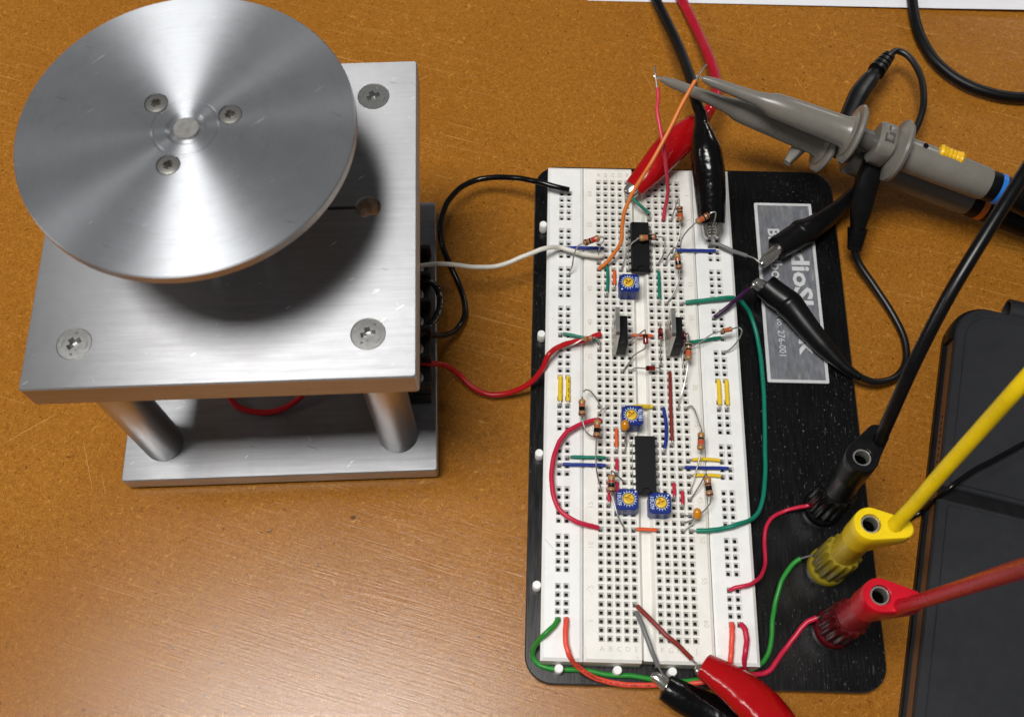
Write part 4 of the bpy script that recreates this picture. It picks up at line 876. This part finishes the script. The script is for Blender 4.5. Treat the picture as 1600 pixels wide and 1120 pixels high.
gl1 = ground_lead('black ground lead with its clip lying lower, gripping the purple wire', [at(1343, 589, 7), at(1318, 572, 7.5), at(1287, 541, 8.2), at(1262, 512, 9), at(1243, 488, 9.6), at(1233.5, 477, 9.8), at(1230, 473, 9.8), at(1212, 460, 10), at(1196, 446.5, 10.5)], [1.3, 1.9, 3.4, 4.0, 4.5, 5.0, 4.7, 4.6, 4.4], at(1177.5, 440, 12.8),
    [at(1368, 597, 5), at(1398, 590, 3), at(1415, 566, 2), at(1413, 530, 2), at(1394, 490, 2.5), at(1366, 447, 4), at(1343, 413, 6)], [at(1335, 390, 9), at(1340, 358, 14), at(1345, 330, 18), at(1353, 290, 24), at(1367, 252, 30)], [1.9, 2.4, 3.5, 3.9, 3.8])
gl2 = ground_lead('black ground lead with its clip lying higher, gripping the grey wire', [at(1338, 298, 8), at(1316, 320, 8.5), at(1293, 339, 9), at(1268, 357, 9.6), at(1252, 364, 9.8), at(1246, 368, 9.8), at(1232, 377, 10.2), at(1214, 387.5, 10.8)], [2.2, 2.7, 3.6, 4.3, 4.9, 4.6, 4.5, 4.2], at(1188, 414, 13.2),
    [at(1362, 272, 7), at(1398, 243, 8), at(1425, 212, 11), at(1442, 170, 13), at(1440, 125, 13), at(1423, 92, 13), at(1402, 80, 13)], [at(1389, 88, 14), at(1369, 112, 15), at(1357, 128, 16), at(1340, 152, 18), at(1322, 190, 20)], [1.7, 2.1, 3.3, 3.6, 3.0])

# ------------------------------------------------------------------ oscilloscope probes
PG = plastic('probe_grey', (122, 118, 110), 0.30, 0.05, 0.5); PG2 = plastic('probe_grey_dark', (84, 81, 77), 0.38, 0.06)
def probe(label, tip, end, zt, ze, xs_off, yellow, ring_rgb, tail):
    A = at(tip[0], tip[1], zt); E = at(end[0], end[1], ze); ax = (E - A).normalized(); L = (E - A).length
    t = thing('oscilloscope_probe', label, 'probe', (A + E) / 2, 'oscilloscope probes')
    up = (Vector((0, 0, 1)) - ax * ax.z).normalized(); sd = ax.cross(up)
    def p(f, u=0, s=0): return A + ax * (L * f) + up * u + sd * s
    def rings(prof, name, mat, seg=28, flat=1.0, u=0):
        m = MB(); m.tube([p(f, u) for f, r in prof], [r * 0.95 for f, r in prof], seg, flat=flat, up=up); return part(t, name, m, mat)
    rings([(0.018, 1.0), (0.05, 1.7), (0.13, 2.1), (0.20, 2.5), (0.235, 3.2), (0.26, 4.3), (0.33, 4.7), (0.44, 5.1), (0.50, 5.3), (0.515, 5.9), (0.523, 8.2)], 'hook_sleeve', PG)
    rings([(0.525, 8.0), (0.527, 10.4), (0.535, 10.9), (0.542, 10.4), (0.548, 8), (0.55, 5)], 'finger_guard', PG)
    rings([(0.549, 3.6), (0.61, 3.6)], 'neck', PG2)
    m = MB(); f0, f1 = 0.605, 0.665
    m.tube([p(f0, 0.5), p(f0 + 0.008, 0.5), p(f1 - 0.008, 0.5), p(f1, 0.5)], [5.6, 6.3, 6.3, 5.6], 20, sq=3.4, up=up); ring = part(t, 'ground_ring', m, PG)
    m = MB()
    for a, b, c, d in ((-2.2, 0.630, 0.9, 0.003), (1.6, 0.622, 1.6, 0.003), (1.6, 0.648, 1.6, 0.003), (-0.3, 0.640, 0.5, 0.010), (2.6, 0.635, 0.45, 0.012)):
        o = p(b, 6.55, a); m.add([o + sd * sx * c + ax * L * sy * d + up * sz * 0.35 for sz in (-1, 1) for sx, sy in ((-1, -1), (1, -1), (1, 1), (-1, 1))], [(0, 1, 2, 3), (7, 6, 5, 4), (0, 4, 5, 1), (1, 5, 6, 2), (2, 6, 7, 3), (3, 7, 4, 0)])
    part(t, 'embossed_mark', m, PG2, parent=ring)
    rings([(0.660, 5), (0.672, 8), (0.682, 11.2), (0.690, 11.4), (0.700, 10.8), (0.706, 7.2), (0.712, 6.3)], 'finger_guard', PG)
    rings([(0.708, 5.7), (0.72, 6.05), (0.86, 6.05), (0.985, 5.95), (1.0, 5.6)], 'handle', PG)
    rings([(0.998, 5.4), (1.03, 5.5), (1.035, 5.2)], 'sleeve', BLACKP); 
    # hook arm and trigger below the sleeve
    m = MB(); m.tube([p(0.0, 0, 0), p(0.02, .2, 0), p(0.035, 0, 0)], [0.3, 0.45, 0.5], 8); m.tube([p(0.004, 0, -.6), p(-0.004, 0, 0), p(0.004, 0, .7)], 0.32, 6); part(t, 'hook_tip', m, CHROME)
    if not yellow: m = MB(); m.tube([p(0.475, -4.2, 1), p(0.465, -5.5, 4.0), p(0.45, -6.5, 8.5)], [2.6, 2.2, 1.3], 10, sq=3); part(t, 'trigger', m, PG)
    if yellow:
        m = MB()
        sw = [(-0.042, 1.2), (-0.039, 2.2), (-0.031, 2.5), (-0.024, 2.2), (-0.017, 2.35), (-0.011, 2.08), (-0.004, 2.28), (0.002, 2.02), (0.009, 2.24), (0.015, 2.04), (0.021, 2.3), (0.028, 2.2), (0.034, 2.5), (0.041, 2.1), (0.044, 1.2)]
        m.tube([p(0.847 + f, 4.4, -2.2) for f, h in sw], [h for f, h in sw], 14, flat=1.05, up=up, sq=2.6)
        part(t, 'slide_switch', m, plastic('switch_yellow', (240, 186, 24), 0.35))
        m = MB(); m.lathe([(0.9, -0.2), (0.9, 0.08)], 14, p(0.757, 6.15, -1.2), up); part(t, 'trim_hole', m, DBK)
    rings([(1.034, 5.5), (1.05, 5.6), (1.052, 5.4)], 'colour_ring', plastic('ring_%d' % ring_rgb[0], ring_rgb, 0.35))
    m = MB(); m.tube(catmull([p(1.05), p(1.10)] + [at(*q) for q in tail], 5), [5.2] * 6 + [4.6] * 40 if False else 5.0, 16); part(t, 'boot', m, BLACKP)
    return t
probe('grey oscilloscope probe lying on top, yellow slide switch on its handle', (1090, 120), (1540, 288), 49, 31, 0, True, (40, 120, 210), [(1620, 322, 26), (1720, 360, 20)])
probe('grey oscilloscope probe lying underneath, its hook holding the rose wire', (1024, 120), (1512, 313), 43, 11, 0, False, (226, 120, 40), [(1610, 352, 8), (1720, 392, 7)])

# ------------------------------------------------------------------ stacked banana plugs
def plug(label, post, top_px, zt, tip_dir, cable, cr, rgb_top, name):
    x, y, m0, _ = POSTS[post]; A = Vector((x, y, 24.0)); Tp = at(top_px[0], top_px[1], zt); ax = (Tp - A).normalized(); L = (Tp - A).length
    m_ = plastic(name, rgb_top, 0.30, 0.08, 0.35)
    t = thing('banana_plug', label, 'banana plug', A, 'stacking banana plugs')
    td = Vector(tip_dir); td = (td - ax * ax.dot(td)).normalized(); sd = ax.cross(td)
    def q(u, s, h): return A + ax * h + td * u + sd * s
    m = MB(); m.lathe([(3.0, -0.2), (4.0, -0.2), (4.25, 0.3), (4.25, L - 11), (4.5, L - 9.5)], 32, A, ax, caps=False); part(t, 'barrel', m, m_)
    # teardrop head with a well for the stacking socket
    poly = []; R1, R2, D = 4.65, 2.9, 8.6
    ang = math.acos((R1 - R2) / D)
    for k in range(25): a = ang + (2 * math.pi - 2 * ang) * k / 24; poly.append((R1 * math.cos(a), R1 * math.sin(a)))
    for k in range(13): a = -ang + 2 * ang * k / 12; poly.append((D + R2 * math.cos(a), R2 * math.sin(a)))
    n = len(poly); m = MB(); low = [q(u * 0.98 if u < 3 else 3 + (u - 3) * 0.45, s * (0.99 if u < 3 else 0.8), L - 12) for u, s in poly]; lv = [low, [q(u, s, L - 5) for u, s in poly], [q(u, s, L - 0.3) for u, s in poly], [q(u * .97 + .02, s * .96, L) for u, s in poly]]
    o = m.add([v for l in lv for v in l], [])
    for i in range(3):
        for k in range(n):
            l = (k + 1) % n; m.f.append([o + i * n + k, o + i * n + l, o + (i + 1) * n + l, o + (i + 1) * n + k]); m.m.append(0); m.sm.append(True)
    hk = 32; o2 = m.add([q(2.75 * math.cos(2 * math.pi * k / hk), 2.75 * math.sin(2 * math.pi * k / hk), L - d) for d in (0, 16) for k in range(hk)], [])
    for k in range(hk):
        l = (k + 1) % hk; m.f.append([o2 + l, o2 + k, o2 + hk + k, o2 + hk + l]); m.m.append(0); m.sm.append(True)
    m.f.append([o2 + hk + k for k in range(hk)]); m.m.append(0); m.sm.append(False)
    # annular top face
    outer = [Vector((u * .97 + .02, s * .96, 0)) for u, s in poly]; inner = [Vector((2.75 * math.cos(2 * math.pi * k / hk), 2.75 * math.sin(2 * math.pi * k / hk), 0)) for k in range(hk)]
    idx = [o + 3 * n + k for k in range(n)] + [o2 + k for k in range(hk)]
    for tri in tessellate_polygon([outer, inner]): m.f.append([idx[v] for v in tri]); m.m.append(0); m.sm.append(False)
    me = m.mesh('head', m_, ORG[t.name], 35); bm = bmesh.new(); bm.from_mesh(me); bmesh.ops.recalc_face_normals(bm, faces=bm.faces[:]); bm.to_mesh(me); bm.free(); me.set_sharp_from_angle(angle=math.radians(35)); link('head', me, t)
    m = MB(); m.lathe([(2.65, L - 15.5), (2.65, L - 1.0), (2.5, L - 0.8), (2.1, L - 0.8), (2.0, L - 1.2), (2.0, L - 4), (2.0, L - 15.5)], 28, A, ax, caps=False, mats=[0, 0, 0, 0, 0, 1]); m.lathe([(0.0001, L - 15.4), (2.05, L - 15.4)], 20, A, ax, caps=False, m=1); part(t, 'socket_sleeve', m, [CHROME, CONTACT])
    c1 = at(*cable[0]); c0 = c1 - (at(*cable[1]) - c1).normalized() * 7.0
    m = MB(); P = catmull([c0] + [at(*k) for k in cable], 8); m.tube(P, [cr * 1.1] * 8 + [cr] * (len(P) - 8), 18); part(t, 'cable', m, m_)
    return t
plug('black stacking banana plug with a thick black cable rising to the right', 0, (1348, 713), 50.5, (0.55, 0.8, 0.0), [(1379, 678, 52.5), (1394, 644, 60), (1431, 562, 74), (1482, 463, 86), (1541, 365, 94), (1602, 268, 99), (1690, 130, 102)], 1.85, (9, 9, 11), 'plug_black')
plug('yellow stacking banana plug with a thick yellow cable rising to the right', 1, (1361, 817.5), 51, (1, -0.12, 0), [(1403, 815, 52.5), (1432, 784, 62), (1480, 729, 78), (1541, 661, 96), (1602, 593, 112), (1720, 462, 130)], 1.95, (236, 204, 22), 'plug_yellow')
plug('red stacking banana plug with a thick red cable rising to the right', 2, (1376, 929), 50.5, (1, -0.15, 0), [(1412, 946, 52), (1446, 936, 66), (1500, 919, 90), (1550, 903, 112), (1605, 886, 136), (1740, 844, 185)], 1.9, (196, 13, 36), 'plug_red')

# ------------------------------------------------------------------ cables, paper, tablet
W('black_cable', 'thick black cable curving across the top right corner of the table', [at(1405, -90, 3), at(1422, -20, 3), at(1432, 40, 3), at(1455, 88, 3), at(1492, 122, 3), at(1540, 144, 3), at(1600, 153, 3), at(1700, 150, 3)], 2.1, BLACKP, cat='cable', seg=16)
W('black_cable', 'thin black cable passing under the yellow one onto the tablet case', [at(1396, 826, 1.2), at(1428, 806, 1.2), at(1444, 796, 3), at(1462, 780, 9), at(1486, 760, 14), at(1520, 736, 14), at(1560, 714, 14), at(1610, 688, 14), at(1700, 650, 14)], 0.78, BLACKG, cat='cable')
PAPER = plastic('paper_white', (236, 236, 240), 0.7, 0.02, 0.2)
mb = MB(); xs = [-3.1, 40, 90, 140, 172, 240, 360]; vs = []
for i, x in enumerate(xs):
    zf = 0.1 + 3.0 * (i / 6) ** 1.3
    for y, z in ((95.6 - 0.013 * x, zf), (130, 0.3 + zf * 0.6), (200, 0.15), (300, 0.15)): vs.append((x, y, z))
mb.add(vs + [(x, y, z - 0.12) for x, y, z in vs], [(i * 4 + j, i * 4 + 4 + j, i * 4 + 5 + j, i * 4 + 1 + j) for i in range(6) for j in range(3)] + [(28 + i * 4 + j, 29 + i * 4 + j, 33 + i * 4 + j, 32 + i * 4 + j) for i in range(6) for j in range(3)] + [(i * 4, 28 + i * 4, 32 + i * 4, 4 + i * 4) for i in range(6)] + [(0, 1, 29, 28), (1, 2, 30, 29), (2, 3, 31, 30)], 0, True)
pp = thing('paper_sheet', 'white paper lying along the far edge of the view', 'paper', (180, 190, 0)); part(pp, 'sheet', mb, PAPER)

U = Vector((0.2345, 0.9721, 0)); Vv = Vector((0.9721, -0.2345, 0)); C0 = at(1490, 530, 8) ; C0.z = 0
TM = Matrix.Translation(C0) @ Matrix(((Vv.x, U.x, 0, 0), (Vv.y, U.y, 0, 0), (0, 0, 1, 0), (0, 0, 0, 1)))   # local x across, y along the edge, corner near (0, 12)
tab = thing('tablet', 'tablet lying shut in a dark grey folio case at the right', 'tablet', C0)
LEA = plastic('folio_leather', (39, 40, 43), 0.46, 0.02, 0.3, bump=0.00006); LEA2 = plastic('folio_rim', (12, 12, 14), 0.42, 0.08, 0.3)
ALT = plastic('tablet_reflected_brown', (128, 90, 60), 0.38, 0.05, 0.6)  # aluminium edge; the table's brown reflection is put into its colour
y1, y0 = 13.0, -245.0; x1 = 178.0
mb = MB(); slab(mb, rrect(-1.5, x1 + 2, y0 - 2, y1 + 1.5, 13), 0.0, 2.6, 0.5, M=TM); part(tab, 'back_cover', mb, LEA2)
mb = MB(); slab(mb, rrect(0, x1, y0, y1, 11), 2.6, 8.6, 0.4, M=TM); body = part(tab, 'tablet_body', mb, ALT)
mb = MB()
for r0 in (-28, -52 - 83):
    for i in range(13): 
        mb.lathe([(0.55, -0.05), (0.55, 0.06)], 8, TM @ Vector((0, r0 - i * 2.3, 5.4)), -Vv)
sp = part(tab, 'speaker_hole', mb, DBK, parent=body); sp['kind'] = 'stuff'
bumper = [(-2.2, y1 - 10.5), (-2.2, y1 - 12.5)]
mb = MB(); pts = [TM @ Vector((x, y, 5.6)) for x, y in [(-0.6, y1 - 13)] + [(-0.4 + 11 - 11.4 * math.cos(math.radians(a)), y1 - 11 + 11.4 * math.sin(math.radians(a))) for a in range(0, 91, 9)] + [(60, y1 + 0.4), (x1, y1 + 0.4)]]
mb.tube(pts, 0.9, 8, flat=3.4, up=(0, 0, 1), sq=4); part(tab, 'corner_bumper', mb, LEA2)
for a, b, nm in ((-54.0, y1, 'cover_panel'), (y0, -58.0, 'cover_panel')):
    mb = MB(); slab(mb, rrect(-0.4, x1 + .4, a, b, 11, 7) if False else [p for p in rrect(-0.4, x1 + .4, a, b, 0.6, 2)] if a < -60 else [(x1 + .4, a), (x1 + .4, b)] + [(11 - 11.4 * math.sin(math.radians(k)), b - 11.4 + 11.4 * math.cos(math.radians(k))) for k in range(0, 91, 9)] + [(-0.4, a)], 8.6, 10.6, 0.5, M=TM)
    o = part(tab, 'cover_panel', mb, LEA)
    mb = MB()
    if a < -60: poly = rrect(2.7, x1 - 2, a + 1.6, b - 1.6, 0.8, 2)
    else: poly = [(x1 - 2, a + 1.6), (x1 - 2, b - 3)] + [(12.2 - 9.5 * math.sin(math.radians(k)), b - 3 - 9.5 + 9.5 * math.cos(math.radians(k))) for k in range(0, 91, 9)] + [(2.7, a + 1.6)]
    slab(mb, poly, 10.5, 11.0, 0.3, M=TM); part(tab, 'padded_face', mb, LEA, parent=o)
mb = MB(); mb.prism([(-0.2, -58.2), (x1, -58.2), (x1, -53.8), (-0.2, -53.8)], 8.6, 9.7, M=TM); part(tab, 'fold_strip', mb, LEA2)
# pencil loop rolled along the far edge
mb = MB(); prof = []
a0 = TM @ Vector((17.0, y1 + 3.2, 6.2)); mb.lathe([(4.6, 0), (4.6, 110), (3.7, 110), (3.7, 0), (4.6, 0)], 28, a0, Vv, caps=False); part(tab, 'pencil_loop', mb, LEA)
